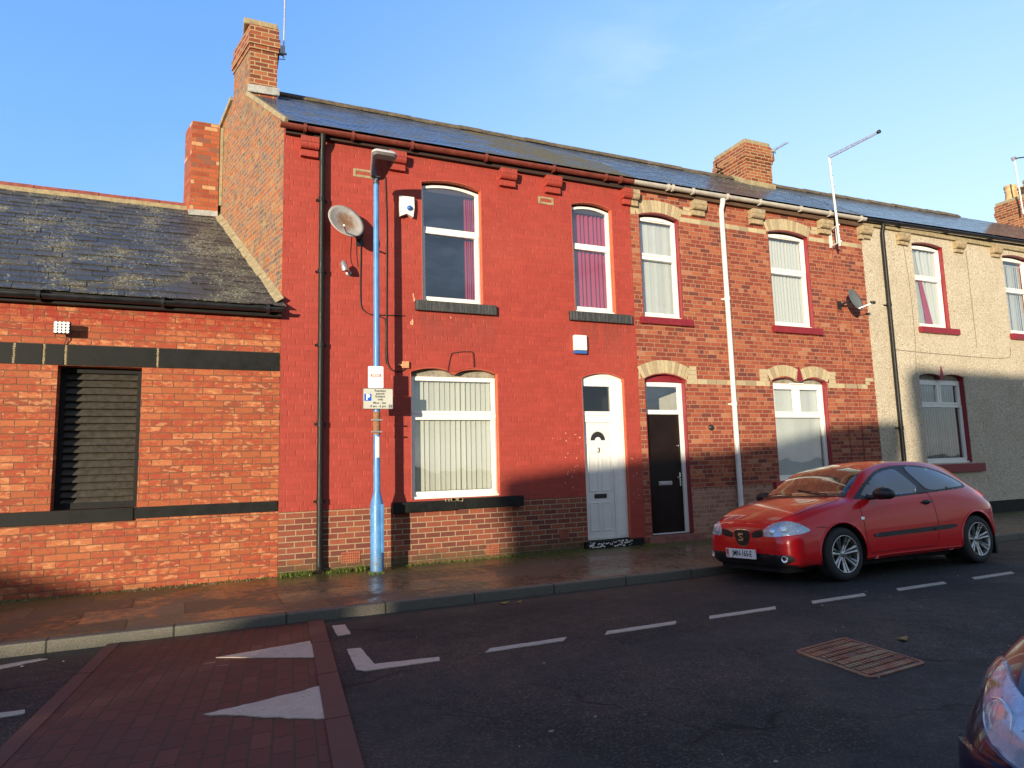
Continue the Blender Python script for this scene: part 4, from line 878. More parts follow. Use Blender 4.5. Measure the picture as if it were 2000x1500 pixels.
# ---- the house beyond, mostly its stack and roof
X4 = 26.; h4 = empty('terraced_house', (X3, 0, .1), 'last terrace house at the right edge, its brick stack carrying buff chimney pots', 'house', 'terraced houses along the street')
wp = MB(); wp.plate([(X3+.003, .05), (X3+.003, 6.61), (X4, 6.76), (X4, .05)], (), 0, .1); wp.build('wall', M['brick_red'], h4)
slate_roof(h4, 'roof', (X3+.004, -.17, 6.595), (X4, -.17, 6.74), (X3+.004, 2.2, zr(X3)), (X4, 2.2, zr(X4)), M['slate_end'], expo=.17, width=.27, seed=28, jit=.001)
rb = MB(); rb.add([(X3, -.1, 6.60), (X4, -.1, 6.74), (X4, 2.2, zr(X4)-.03), (X3, 2.2, zr(X3)-.03)], [(0, 1, 2, 3)]); rb.add([(X3, 2.2, zr(X3)-.03), (X4, 2.2, zr(X4)-.03), (X4, 5.3, 6.4), (X3, 5.3, 6.4)], [(0, 1, 2, 3)]); rb.build('roof_deck', M['slate_end'], h4)
RW = MB(); RW.box(X3+.004, X4, 5.2, 5.3, .0, 6.8); RW.box(X4, X4+.1, 0, 5.3, 0, 6.8); RW.build('rear_wall', M['rear_wall'], h4)
gutter(h4, X3, X4, 6.55, 6.70, M['gut_black'], joints=(20.5,))
s4 = stack(h4, 22.04, 23.0, 1.6, 2.75, 7.4, 9.12, M['brick_chimney'], corb=2)
fl = MB(); fl.beam((21.98, 1.57, 8.0), (23.06, 1.57, 8.02), .03, .16); fl.build('flashing', M['cement_grey'], s4)
for x, py0 in ((22.32, 2.42), (22.36, 1.90), (22.75, 2.42)):
    z0 = 9.10; p = MB(); r_ = .17; hh = .56
    p.lathe([(r_*.62, z0+hh-.05), (r_*.7, z0+hh), (r_*.95, z0+hh), (r_*1.0, z0+hh-.03), (r_*.98, z0+hh-.08), (r_*.85, z0+hh-.09), (r_*.85, z0+hh-.13), (r_*.93, z0+hh-.14), (r_*.93, z0+hh-.18), (r_*.82, z0+hh-.2), (r_*1.0, z0)], (x, py0, 0), 20); p.build('chimney_pot', M['pot'], s4)

# ---- single-storey brick outbuilding with the louvre
h0 = empty('brick_outbuilding', (.66, 0, .1), 'low orange brick outbuilding with slate roof, black lintel band and dark louvred opening', 'outbuilding')
XL = -9.
opL = (-1.86, -.97, 1.085, 2.80, 2.801)
def rect(a, b, c, d): return [(a, c), (a, d), (b, d), (b, c)]
wp = MB(); wp.plate(rect(XL, .675, .0, 3.74), [rect(-1.86, -.97, 1.085, 2.815)[::-1]], 0, .32); wp.build('wall', M['brick_outhouse'], h0)
bd = MB()
for a, b in ((XL, -2.31), (-2.29, -2.02), (-1.99, -1.80), (-1.77, -.81), (-.79, .66)): bd.box(a, b, -.012, .05, 2.82, 3.07, bev=.004)
bd.build('lintel_band', M['black_paint'], h0)
bj = MB(); random.seed(4)
for x in (-2.30, -2.005, -1.785, -.80):
    for k in range(9): bj.box(x-.011+random.uniform(-.003, .003), x+.011+random.uniform(-.004, .003), -.013, .03, 2.825+.027*k, 2.825+.027*k+.022)
bj.build('mortar_joints', M['cement'] , h0)
lbn = MB(); lbn.box(XL, -1.0, -.03, .12, .925, 1.085, bev=.006); lbn.box(-.99, .665, -.014, .05, .945, 1.082, bev=.005); lbn.build('sill_band', M['black_paint'], h0)
lf = MB()
lf.plate(rect(-1.858, -.972, 1.087, 2.813), [rect(-1.80, -1.03, 1.16, 2.75)[::-1]], .17, .30); lv = lf.build('louvre', M['black_paint'], h0)
ls = MB(); n = 18
for i in range(n):
    z = 1.13+(1.63)*i/n; ls.add([(-1.80, .18, z), (-1.03, .18, z), (-1.03, .255, z+.10), (-1.80, .255, z+.10), (-1.80, .174, z+.010), (-1.03, .174, z+.010), (-1.03, .249, z+.110), (-1.80, .249, z+.110)], [(0, 1, 2, 3), (7, 6, 5, 4), (0, 4, 5, 1), (0, 3, 7, 4), (1, 5, 6, 2)])
ls.add([(-1.8, .29, 1.1), (-1.03, .29, 1.1), (-1.03, .29, 2.8), (-1.8, .29, 2.8)], [(0, 1, 2, 3)]); ls.build('louvre_blade', M['louvre'], lv, kind='stuff' if False else None)
RY = 3.42; RZ = 6.22
slate_roof(h0, 'roof', (XL, -.12, 3.70), (GX(-.12)+.01, -.12, 3.70), (XL, RY, RZ), (GX(RY), RY, RZ), M['slate_out'], expo=.20, width=.29, seed=31, jit=.007, lift=.026, thick=.012)
rb = MB(); rb.add([(XL, -.1, 3.66), (.68, -.1, 3.66), (GX(RY), RY, RZ-.05), (XL, RY, RZ-.05)], [(0, 1, 2, 3)]); rb.add([(XL, RY, RZ-.05), (GX(RY), RY, RZ-.05), (GX(6), 6, 4), (XL, 6, 4)], [(0, 1, 2, 3)]); rb.build('roof_deck', M['slate_out'], h0)
RW = MB(); RW.box(XL, -.9, 6.0, 6.1, 0, 4.0); RW.box(XL-.1, XL, 0, 6.1, 0, 3.7); RW.build('rear_wall', M['rear_wall'], h0)
ridge(h0, XL, -.68, RZ+.05, RZ+.06, RY, M['ridge_red'], 9, r=.11)
rm = MB(); rm.box(XL, -.68, RY-.15, RY-.09, RZ-.085, RZ-.01); rm.build('ridge_mortar', M['cement'], h0)
gutter(h0, XL, .70, 3.60, 3.655, M['gut_black'], y=-.17, r=.062, joints=(-6, -4.2, -2.05, -.75, .5))
fs = MB(); fs.box(XL, .675, -.11, -.003, 3.55, 3.70); fs.build('fascia', M['black_paint'], h0)
fc = MB()                                            # cement fillet where the roof meets the gable
random.seed(6)
for i in range(22):
    t = i/22; y = -.10+(RY+.1)*t; y2 = -.10+(RY+.1)*(t+1/22)+.004; zz = lambda q: 3.72+(RZ-3.70)*(q+.12)/(RY+.12)
    w_ = .10+random.uniform(-.012, .015); fc.add([(GX(y)-w_, y, zz(y)+.012), (GX(y)-.003, y, zz(y)+.085), (GX(y2)-.003, y2, zz(y2)+.085), (GX(y2)-w_, y2, zz(y2)+.012)], [(0, 1, 2, 3)], False)
fc.build('cement_fillet', M['cement'], h0)
s0 = MB(); fl0 = lambda y, a: a-.27*(y-3.05)
s0.add([(fl0(y, a), y, z) for z in (5.5, 7.72) for (a, y) in ((-.65, 3.05), (-.2, 3.05), (-.2, 3.55), (-.65, 3.55))], [(0, 1, 5, 4), (1, 2, 6, 5), (2, 3, 7, 6), (3, 0, 4, 7), (4, 5, 6, 7)])
c0 = s0.build('chimney', M['brick_stack'], h0)
c1 = MB(); c1.add([(fl0(y, a), y, z) for z, o in ((7.722, 0), (7.76, .05)) for (a, y) in ((-.65+o, 3.05+o), (-.2-o, 3.05+o), (-.2-o, 3.55-o), (-.65+o, 3.55-o))], [(0, 1, 5, 4), (1, 2, 6, 5), (2, 3, 7, 6), (3, 0, 4, 7), (4, 5, 6, 7)]); c1.build('cap', M['cement'], c0)
fl = MB(); fl.beam((-.67, 3.03, 6.02), (-.20, 3.03, 6.04), .03, .10); fl.build('flashing', M['cement_grey'], c0)
vs_ = MB(); vs_.beam((GX(3.05)-.02, 3.03, 6.2), (GX(3.05)-.02, 3.03, 7.66), .05, .05, up=Vector((0, 1, 0))); vs_.build('mortar_fillet', M['cement'], h0)

# ------------------------------------------------------------ things fixed to the walls and standing in the street
def ell(c, n_, r, depth, up=(0, 0, 1), sx=1., n=28, rings=7):
    n_ = Vector(n_).normalized(); a = n_.cross(Vector(up)).normalized(); b = a.cross(n_); c = Vector(c); vs = [c-n_*depth]; fs = []
    for j in range(1, rings+1):
        q = r*j/rings
        for k in range(n):
            t = 2*math.pi*k/n; vs.append(c+a*(q*sx*math.cos(t))+b*(q*math.sin(t))-n_*(depth*(1-(j/rings)**2)))
    for k in range(n): fs.append((0, 1+k, 1+(k+1) % n))
    for j in range(rings-1):
        for k in range(n): fs.append((1+j*n+k, 1+(j+1)*n+k, 1+(j+1)*n+(k+1) % n, 1+j*n+(k+1) % n))
    m = len(vs); vs += [v-n_*.008 for v in vs]; fs += [tuple(m+i for i in f_[::-1]) for f_ in fs]
    for k in range(n): i = 1+(rings-1)*n+k; j = 1+(rings-1)*n+(k+1) % n; fs.append((i, j, m+j, m+i))
    return vs, fs, a, b, n_
# street lamp
lx, ly = 1.90, -.41
lamp = empty('street_lamp', (lx, ly, .1), 'sky blue lamp post by the red wall, carrying a parking sign', 'street lamp')
p = MB(); p.lathe([(.088, .09), (.088, .96), (.085, 1.0), (.046, 1.17), (.044, 2.6), (.041, 4.2), (.038, 5.60)], (lx, ly, 0), 24); pole = p.build('pole', M['lamp_blue'], lamp)
d_ = MB(); d_.box(lx+.03, lx+.078, ly-.082, ly-.045, .36, 1.0, bev=.012); d_.build('access_door', M['lamp_blue'], pole)
p = MB(); p.lathe([(.0475, 1.93), (.0475, 2.24)], (lx, ly, 0), 20)
p.build('clamp_wrap', M['rust'], pole)
for z in (1.955, 2.115):
    b_ = MB(); b_.box(lx-.085, lx+.062, ly-.066, ly-.05, z, z+.022, bev=.003); b_.lathe([(.052, z), (.052, z+.02)], (lx, ly, 0), 20); b_.build('band_clamp', M['metal'], pole)
sk_ = MB(); n_ = 10
sk_.add([(lx+.0465*math.sin(-.5+1.3*k/n_), ly-.0465*math.cos(-.5+1.3*k/n_), z) for z in (1.62, 1.90) for k in range(n_+1)], [(k, k+1, n_+2+k, n_+1+k) for k in range(n_)], True); sk_.build('sticker', M['white_plastic'], pole)
hd = MB(); tl = R(15); ax = Vector((0, -math.cos(tl), math.sin(tl))); up_ = Vector((0, math.sin(tl), math.cos(tl)))
o0 = Vector((lx+.015, ly+.03, 5.545))
def hp(l, w_, h_): return o0+ax*l+Vector((1, 0, 0))*w_+up_*h_
def loop(sx, h_, l0, l1):
    P = []
    for (cx, cl, a0) in ((1, 1, 0), (-1, 1, 90), (-1, 0, 180), (1, 0, 270)):
        r_ = .06
        for k in range(5):
            t = R(a0+22.5*k); wd_ = .172*sx*(1 if cl else .62); P.append(hp((l1-r_ if cl else l0+r_)+r_*math.sin(t), cx*(wd_-r_)+r_*math.cos(t), h_))
    return P
loops = [loop(.90, .0, .04, .57), loop(1.0, .035, .02, .59), loop(1.0, .06, .02, .59), loop(.85, .11, .06, .55), loop(.4, .13, .14, .46)]
vs = [v for l in loops for v in l]; m_ = len(loops[0])
hd.add(vs[:2*m_], [(i, (i+1) % m_, m_+(i+1) % m_, m_+i) for i in range(m_)], True); hd.add(loops[0], [tuple(range(m_))])
cn = MB(); cn.add(vs[m_:], [(j*m_+i, j*m_+(i+1) % m_, (j+1)*m_+(i+1) % m_, (j+1)*m_+i) for j in range(len(loops)-2) for i in range(m_)], True); cn.add(loops[-1], [tuple(range(m_))])
lant = hd.build('lantern', M['lantern'] if 'lantern' in M else plain('grey_lantern_shell', (.15, .13, .13), .5, var=.2), lamp)
cn.build('canopy', plain('pale_lantern_canopy', (.55, .54, .53), .45, var=.12), lant)
gl = MB(); gl.add([hp(l, w_, -.006) for l, w_ in ((.10, -.085), (.10, .085), (.48, .115), (.48, -.115))]+[hp(l, w_, .01) for l, w_ in ((.10, -.085), (.10, .085), (.48, .115), (.48, -.115))], [(0, 1, 2, 3), (4, 5, 6, 7), (0, 1, 5, 4), (1, 2, 6, 5), (2, 3, 7, 6), (3, 0, 4, 7)]); gl.build('lens', plain('smoked_lens', (.06, .025, .03), .15, var=.2, bump=0), lant)
sp = MB(); sp.tube([Vector((lx, ly, 5.49)), Vector((lx, ly, 5.60)), hp(.14, -.01, .02)], .047, 14); sp.build('spigot', plain('dark_spigot', (.07, .06, .07), .5), lant)

# signs on the post
def flatsign(name, cx, cz, w_, h_, y, yaw, mat, label, cat):
    t = empty(name, (cx, y, cz), label, cat); t.rotation_euler = (0, 0, yaw)
    b_ = MB(); b_.plate([(a-0, c) for a, c in rr_(-w_/2, w_/2, -h_/2, h_/2, .015)], (), 0, .008); b_.build('plate', mat, t, world=False); return t
M['sign_grey'] = plain('grey_sign_face', (.50, .50, .43), .4, var=.06, bump=0)
M['sign_black'] = plain('sign_black', (.02, .02, .02), .5, var=.1, bump=0); M['sign_blue'] = plain('sign_blue', (.01, .09, .55), .4, var=.05, bump=0); M['sign_white'] = plain('sign_white', (.85, .85, .82), .35, var=.03, bump=0); M['sign_red'] = plain('sign_red', (.65, .12, .08), .45, var=.1, bump=0)
sg = flatsign('notice_sign', lx-.025, 2.71, .205, .30, ly-.062, R(-4), M['sign_white'], 'small white notice with red strip above the parking sign', 'sign')
b_ = MB(); b_.plate(rect(-.07, .07, .005, .045), (), -.002, .001); b_.build('red_strip', M['sign_red'], sg, world=False)
for r_, (s_, z) in enumerate((('RESIDENTS', .033), ('PERMIT ZONE', .014))): pass
b_ = MB()
for k in range(9): b_.box(-.058+.013*k, -.049+.013*k, -.003, -.0021, .03-.004*(k % 2), .038)
for k in range(8): b_.box(-.052+.013*k, -.043+.013*k, -.003, -.0021, .012, .021+.003*(k % 3))
b_.build('faded_lettering', M['sign_white'], sg, world=False)
sg = flatsign('parking_sign', lx+.006, 2.415, .41, .285, ly-.062, R(-2), M['sign_grey'], 'grey resident permit parking sign with blue P strapped to the lamp post', 'parking sign')
def txt(par, body, size, x, z, mat, name='lettering', bold=.0, align='CENTER', y=-.0015, sx=1.):
    v_, f_ = text_geo(body, size, align, bold); mb = MB(); mb.add([(x+a*sx, y, z+b) for a, b, c in v_], f_); return mb.build(name, M[mat], par, world=False, recalc=False)
for s_, x, z in (('Resident', .03, .108), ('permit', .03, .069), ('holders', .03, .030), ('only', .03, -.009), ('Mon - Sat', .02, -.058), ('8 am - 6 pm', .002, -.103)): txt(sg, s_, .044, x, z, 'sign_black', bold=.0008)
pb = MB(); pb.plate(rr_(-.185, -.09, -.03, .065, .006), (), -.0015, .001); pb = pb.build('parking_symbol', M['sign_blue'], sg, world=False)
txt(pb, 'P', .105, -.137, .0175, 'sign_white', 'letter', .004, y=-.003)
hb = MB(); hb.plate(rr_(.145, .193, -.13, -.08, .004), [rr_(.150, .188, -.125, -.085, .003)[::-1]], -.0015, .001); hb = hb.build('hydrant_symbol', M['sign_black'], sg, world=False); txt(hb, 'H', .042, .169, -.105, 'sign_black', 'letter', .002)
fr2 = MB(); fr2.plate(rr_(-.205, .205, -.1425, .1425, .015), [rr_(-.199, .199, -.1365, .1365, .012)[::-1]], -.0012, .001); fr2.build('border', M['sign_black'], sg, world=False)

# satellite dish on the red wall
dsh = empty('satellite_dish', (1.50, -.33, 4.93), 'pale round satellite dish with rust stain on the painted red wall', 'satellite dish', 'satellite dishes')
v_, f_, a_, b_, n_ = ell((0, 0, 0), (.26, -.84, .34), .268, .05); mb = MB(); mb.add(v_, f_, True)
# second ring axis squeezed for the oval reflector
mb.build('reflector', M['dish'], dsh, world=False)
mb = MB(); mb.beam((.0, -.05, -.20), (-.10, -.40, -.22), .022, .022); mb.build('arm', M['white_plastic'], dsh, world=False)
mb = MB(); mb.tube([(.05, .10, -.02), (.14, .13, -.03), (.24, .12, -.14), (.24, .30, -.14)], .02, 8); mb.box(.19, .29, .305, .325, -.24, -.04); mb.box(.02, .12, .10, .15, -.07, .05, bev=.01); mb.build('bracket', M['dark'], dsh, world=False)
# second dish, seen nearly edge on
dsh = empty('satellite_dish', (11.52, -.33, 4.56), 'dark grey satellite dish seen nearly edge on, on the unpainted red brick wall', 'satellite dish', 'satellite dishes')
v_, f_, a_, b_, n_ = ell((0, 0, 0), (.22, -.92, .28), .235, .045); mb = MB(); mb.add(v_, f_, True); mb.build('reflector', M['dish_dark'], dsh, world=False)
mb = MB(); mb.beam((.0, -.03, -.20), (.13, -.22, -.13), .02, .02); mb.build('arm', M['metal'], dsh, world=False)
mb = MB(); mb.lathe([(0, -.05), (.028, -.045), (.03, .05), (0, .055)], (.16, -.24, -.11), 12, 'x'); mb.build('receiver', M['dark'], dsh, world=False)
mb = MB(); mb.tube([(-.03, .05, 0), (-.10, .12, -.03), (-.08, .32, -.06)], .022, 8); mb.box(-.16, -.04, .305, .325, -.14, .03); mb.build('bracket', M['dark'], dsh, world=False)
# alarm boxes
t = empty('alarm_box', (2.43, 0, 5.36), 'white burglar alarm box with a blue dome beside the upper window', 'alarm box', 'alarm boxes')
mb = MB(); sh = [(-.105, .16), (.115, .16), (.12, .0), (.10, -.15), (.0, -.11), (-.10, -.16), (-.11, .0)]
mb.plate(sh, (), -.075, -.002); mb.build('case', M['white_plastic'], t, world=False)
mb = MB(); mb.lathe([(0, -.045), (.02, -.042), (.034, -.03), (.042, -.01), (.043, 0)], (.045, -.073, -.02), 18, 'y'); mb.build('strobe', M['blue_plastic'], t, world=False)
t = empty('alarm_box', (5.33, 0, 3.40), 'white alarm box with a blue base above the number 3 door', 'alarm box', 'alarm boxes')
mb = MB(); mb.box(-.115, .115, -.08, -.002, -.10, .155, bev=.016); mb.build('case', M['white_plastic'], t, world=False)
mb = MB(); mb.box(-.112, .112, -.074, -.002, -.155, -.102, bev=.010); mb.build('strobe', M['blue_plastic'], t, world=False)
# security camera
t = empty('security_camera', (1.555, 0, 4.30), 'small grey weathered security camera below the pale dish', 'security camera')
mb = MB(); mb.tube([(-.07, -.16, .10), (-.068, -.16, .07), (-.05, -.17, -.02), (-.045, -.17, -.045)], [.018, .042, .046, .044], 16); mb.build('housing', M['metal'], t, world=False)
mb = MB(); mb.tube([(-.045, -.17, -.03), (.02, -.10, -.045), (.03, -.0, -.03)], .018, 8); mb.lathe([(0, -.02), (.04, -.018), (.042, 0)], (.03, 0, -.03), 14, 'y'); mb.build('bracket', M['metal'], t, world=False)
# floodlight
t = empty('floodlight', (-1.81, 0, 3.25), 'small square floodlight of sixteen white lamps on the outbuilding', 'floodlight')
mb = MB(); mb.box(-.085, .085, -.16, -.10, -.075, .075, bev=.008); mb.build('body', M['dark'], t, world=False)
for i in range(4):
    for j in range(4):
        mb = MB(); mb.lathe([(0, -.004), (.014, -.006), (.0185, -.008), (.0185, 0)], (-.06+.04*i, -.161, -.052+.035*j), 10, 'y'); mb.build('lamp_cell', M['sign_white'], t, world=False)
mb = MB(); mb.box(-.03, .05, -.10, -.0, -.02, .02); mb.tube([(.02, -.05, -.03), (.03, -.04, -.12), (.0, -.02, -.19)], .006, 6); mb.build('bracket', M['dark'], t, world=False)
# junction box
t = empty('junction_box', (2.40, 0, 2.965), 'small orange painted junction box at the corner of the ground floor window', 'junction box')
mb = MB(); mb.box(-.045, .055, -.045, -.001, -.05, .05, bev=.006); mb.build('case', plain('orange_painted_box', (.58, .26, .12), .6), t, world=False)
mb = MB(); mb.tube([(-.045, -.03, -.01), (-.10, -.02, -.0)], .016, 8); mb.build('gland', M['pot'], t, world=False)
# cables on the walls, one object each
def cable(pts, r, mat, label, y=-.014):
    P = []
    V_ = [Vector((a, y, b)) for a, b in pts]
    for i in range(len(V_)-1):
        a = V_[max(0, i-1)]; b = V_[i]; c = V_[i+1]; d = V_[min(len(V_)-1, i+2)]
        for k in range(6):
            s_ = k/6; P.append(.5*((2*b)+(c-a)*s_+(2*a-5*b+4*c-d)*s_*s_+(3*b-a-3*c+d)*s_**3))
    P.append(V_[-1]); mb = MB(); mb.tube(P, r, 6); return mb.build('cable', mat, None, label, 'cables fixed to the house fronts', cat='cable')
cable([(1.76, 4.72), (1.75, 4.09), (1.76, 3.82), (1.80, 3.74), (1.89, 3.69), (1.98, 3.685), (2.4, 3.70)], .008, M['cable'], 'black cable dropping from the pale dish and turning right to a hole')
cable([(2.12, 5.81), (2.14, 4.98), (2.13, 3.81), (2.13, 3.13), (2.16, 2.94), (2.24, 2.87), (2.36, 2.88), (2.42, 2.93)], .009, M['cable'], 'long black cable running down beside the lamp post to the junction box')
cable([(1.98, 3.67), (2.08, 3.645), (2.115, 3.55), (2.115, 3.05), (2.14, 2.97)], .008, M['cable'], 'short cable branching down next to the long one')
cable([(1.62, 4.84), (1.605, 4.5), (1.65, 4.36)], .004, M['cable_red'], 'thin red painted wire hanging from the dish to the camera')
cable([(1.70, 4.80), (1.69, 4.60), (1.71, 4.38)], .004, M['cable_red'], 'second thin red wire right of the first below the dish')
cable([(11.37, 5.70), (11.35, 4.89), (11.39, 2.79), (11.40, 1.1)], .006, M['cable_red'], 'dark cable down the brick wall from the mast bracket')
cable([(11.73, 4.38), (11.69, 3.42), (11.77, 2.38), (11.76, 1.1)], .006, M['cable_red'], 'dark cable down the brick wall from the dark dish')
cable([(13.55, 5.99), (13.62, 5.08), (13.62, 3.94), (13.54, 3.13)], .0045, M['cable_grey'], 'thin upright cable on pebbledash left of the upper window', y=-.02)
cable([(12.85, 3.66), (13.81, 3.63), (15.92, 3.60), (16.68, 3.62), (16.9, 3.68), (16.94, 3.89)], .0045, M['cable_grey'], 'thin level cable across the pebbledash between the storeys', y=-.024)
cable([(15.7, 6.1), (15.70, 5.01), (15.71, 3.81)], .0045, M['cable_grey'], 'thin upright cable on pebbledash right of the upper window', y=-.02)
# aerials
t = empty('aerial_mast', (.80, 2.02, 8.7), 'tall thin white aerial mast strapped to the left chimney stack', 'aerial')
mb = MB(); mb.tube([(0, 0, -.05), (.02, 0, 2.6)], .016, 8); mb.build('mast', M['alu'], t, world=False)
mb = MB(); mb.box(-.09, .02, -.04, .05, .0, .14); mb.tube([(-.08, .0, .02), (.05, .0, .02)], .02, 6); mb.tube([(-.08, 0, -.10), (.03, -.0, -.08)], .008, 6); mb.build('bracket', M['metal'], t, world=False)
t = empty('television_aerial', (11.34, 0, 5.90), 'long aerial on a white mast bracketed to the brick wall', 'aerial', 'television aerials')
mb = MB(); mb.tube([(-.10, -.30, -.26), (-.19, -.30, 1.58)], .024, 10); mast = mb.build('mast', M['pipe_white'], t, world=False)
mb = MB(); 
for k in range(7): mb.lathe([(.026, 0), (.027, .008), (.026, .016)], (-.11-.014*k*.8, -.30, .0+.24*k), 8)
mb.build('tape', M['dark'], mast, world=False)
mb = MB(); mb.box(-.03, .03, -.03, -.001, -.20, .20); mb.beam((0, -.02, .17), (-.12, -.34, .17), .03, .03); mb.beam((0, -.02, -.17), (-.10, -.34, -.17), .03, .03); mb.beam((-.05, -.20, -.17), (-.05, -.20, .17), .02, .02, up=Vector((0, 1, 0))); mb.build('bracket', M['pipe_white'], t, world=False)
mb = MB(); mb.beam((-.19, -.28, 1.58), (-.19, -1.42, 1.58), .022, .03); mb.beam((-.19, -.28, 1.63), (-.19, -1.42, 1.60), .012, .014); boom = mb.build('boom', M['alu'], t, world=False)
for k in range(26):
    mb = MB(); y = -.34-.042*k; w_ = .14-.003*k; mb.tube([(-.19-w_*.5, y, 1.59), (-.19+w_*.5, y, 1.59)], .003, 5); mb.build('element', M['alu'], boom, world=False)
mb = MB(); mb.lathe([(0, -.015), (.035, -.015), (.035, .03), (0, .03)], (-.19, -1.43, 1.59), 10, 'y'); mb.build('end_cap', M['dark'], boom, world=False)
t = empty('television_aerial', (11.73, 2.3, 8.45), 'small aerial on a cranked arm at the right of the middle chimney stack', 'aerial', 'television aerials')
mb = MB(); mb.tube([(-.02, 0, 0), (.34, -.25, .12), (.38, -.28, .18), (.37, -.28, .42)], .014, 8); mb.build('mast', M['dark'], t, world=False)
mb = MB(); mb.beam((.37, -.24, .42), (.37, -.76, .42), .02, .02); boom = mb.build('boom', M['alu'], t, world=False); mb = MB(); mb.beam((.25, -.25, .44), (.49, -.25, .44), .015, .10); mb.build('reflector', M['alu'], t, world=False)
for k in range(11):
    mb = MB(); y = -.32-.04*k; mb.tube([(.30, y, .43), (.44, y, .43)], .004, 5); mb.build('element', M['alu'], boom, world=False)
t = empty('television_aerial', (21.75, 1.9, 8.5), 'aerial on a white mast beside the chimney pots at the right edge', 'aerial', 'television aerials')
mb = MB(); mb.tube([(.10, .0, 0), (-.02, .0, 1.72)], .022, 8); mb.build('mast', M['pipe_white'], t, world=False)
mb = MB(); mb.beam((-.06, 0, 1.72), (.9, -.2, 1.9), .03, .03); boom = mb.build('boom', M['dark'], t, world=False); mb = MB(); mb.beam((-.14, .0, 1.68), (.06, 0, 1.76), .04, .12); mb.build('reflector', M['alu'], t, world=False)
t = empty('mast_bracket', (10.93, 2.5, 8.42), 'empty dark iron bracket on the left face of the middle chimney stack', 'bracket')
mb = MB(); mb.tube([(.02, 0, 0), (-.20, 0, .02), (-.26, -.1, .08), (-.30, -.1, .02)], .015, 6); mb.tube([(.02, 0, -.12), (-.14, 0, -.05)], .012, 6); mb.build('arm', M['dark'], t, world=False)

# moss and grass along the foot of the wall
random.seed(77); gb = MB()
spots = [(.70, 1.12, 200, .045), (1.28, 1.62, 130, .04), (1.68, 1.82, 90, .05), (1.79, 1.96, 50, .03), (2.3, 3.9, 150, .02), (3.9, 5.2, 190, .025), (5.2, 5.35, 20, .03), (6.35, 6.62, 70, .03), (-2.4, .6, 220, .018)]
for a, b, n, hgt in spots:
    for i in range(n):
        x = random.uniform(a, b); y = -abs(random.gauss(0, .05))-.012 if not (1.79 <= a <= 1.8) else ly-.10+random.uniform(-.03, .05)
        for k in range(3):
            ang = random.uniform(0, 6.28); l = hgt*random.uniform(.5, 1.5); w_ = .004; dx, dy = math.cos(ang), math.sin(ang)
            px_, py_ = x+random.uniform(-.012, .012), min(-.006, y+random.uniform(-.012, .012))
            gb.add([(px_-dy*w_, py_+dx*w_, .098), (px_+dy*w_, py_-dx*w_, .098), (px_+dx*l*.7, min(-.004, py_+dy*l*.7), .1+l)], [(0, 1, 2)])
gm_ = Mt('grass_green'); gm_.pos(); gg = gm_.sk(gm_.n('ShaderNodeNewGeometry').outputs['Random Per Island']); gm_.set(gm_.mix(gg, (.06, .10, .012), (.20, .24, .04)), .8)
gb.build('grass', gm_.m, None, 'tufts of green grass and moss along the foot of the walls', kind='stuff', cat='grass', recalc=False)
db = MB(); random.seed(21)
def chip(x, y, z, s_, g=lambda u, v, d: (u, v, d)):
    P = [(x+s_*math.cos(a)*random.uniform(.5, 1.4), y+s_*.7*math.sin(a)*random.uniform(.5, 1.4)) for a in [k*1.05 for k in range(6)]]; db.plate(P, (), z, z+.005, fn=g)
for i in range(120): chip(random.uniform(-3, 12), random.uniform(-9, -2.5), .001, random.uniform(.004, .014), lambda u, v, d: (u, v, zroad(v)+d))
for i in range(160): chip(random.uniform(-2.5, 1.1), -abs(random.gauss(.05, .06))-.015, .1, random.uniform(.003, .009))
db.build('road_grit', plain('pale_grit', (.30, .27, .21), .9, var=.5), None, 'pale grit and chips scattered over the road and along the wall', kind='stuff', cat='grit')
lf_ = MB()
for x, y, s_ in ((4.6, -5.9, .03), (2.75, -2.75, .035), (2.9, -2.8, .02)):
    lf = MB(); lf.plate([(x+s_*1.3*math.cos(a)*(1+.25*math.cos(3*a)), y+s_*math.sin(a)*(1+.25*math.cos(3*a))) for a in [k*.45 for k in range(14)]], (), .004, .009, fn=lambda u, v, d: (u, v, zroad(v)+d+.01*abs(u-x)/s_)); lf.build('fallen_leaf', plain('dry_leaf', (.35, .22, .06), .8), None, 'small dry yellowish leaf lying on the dark road', 'leaves on the road', cat='leaf')

# unseen blocks added across the street, tops shaped to cast the shadow edge
def opp(name, xw, label, cat, dpt=5, mat='opp_brick', roof='slate_out'):
    """xw: list of (x on the house wall, height of shadow edge there)."""
    Y = -22.; P = [(a-SUN_DX*22, z+math.tan(SUN_EL)*22*math.sqrt(1+SUN_DX**2)) for a, z in xw]
    t = empty(name, (P[0][0], Y, 0), label, cat)
    mb = MB(); mb.plate([(P[0][0], 0)]+[(a, z-.12) for a, z in P]+[(P[-1][0], 0)], (), Y, Y-dpt, fn=lambda u, v, d: (u+SUN_DX*(d-Y), d, v)); mb.build('wall', M[mat], t)
    mb = MB(); mb.plate([(P[0][0]-.1, P[0][1]-.118)]+[(a, z) for a, z in P]+[(P[-1][0]+.1, P[-1][1]-.118)]+[(a, z-.118) for a, z in reversed(P)], (), Y+.12, Y-dpt-.12, fn=lambda u, v, d: (u+SUN_DX*(d-Y), d, v)); mb.build('roof' if dpt > 1 else 'coping', M[roof], t)
opp('sloped_shadow_caster', [(-16, 1.9), (-5, 1.25), (-2.3, .45), (-1.3, .14), (-.4, -.04), (.55, -.08)], 'unseen low brick block with a sloping top, shaped to shade the house fronts', 'sloped_shadow_caster')
opp('low_shadow_caster', [(.6, -.34), (2.2, -.34), (2.7, -.12), (3.7, -.05)], 'unseen plain brick wall, its height set for the sunlit gap in the shade', 'wall', .25, roof='cement_grey')
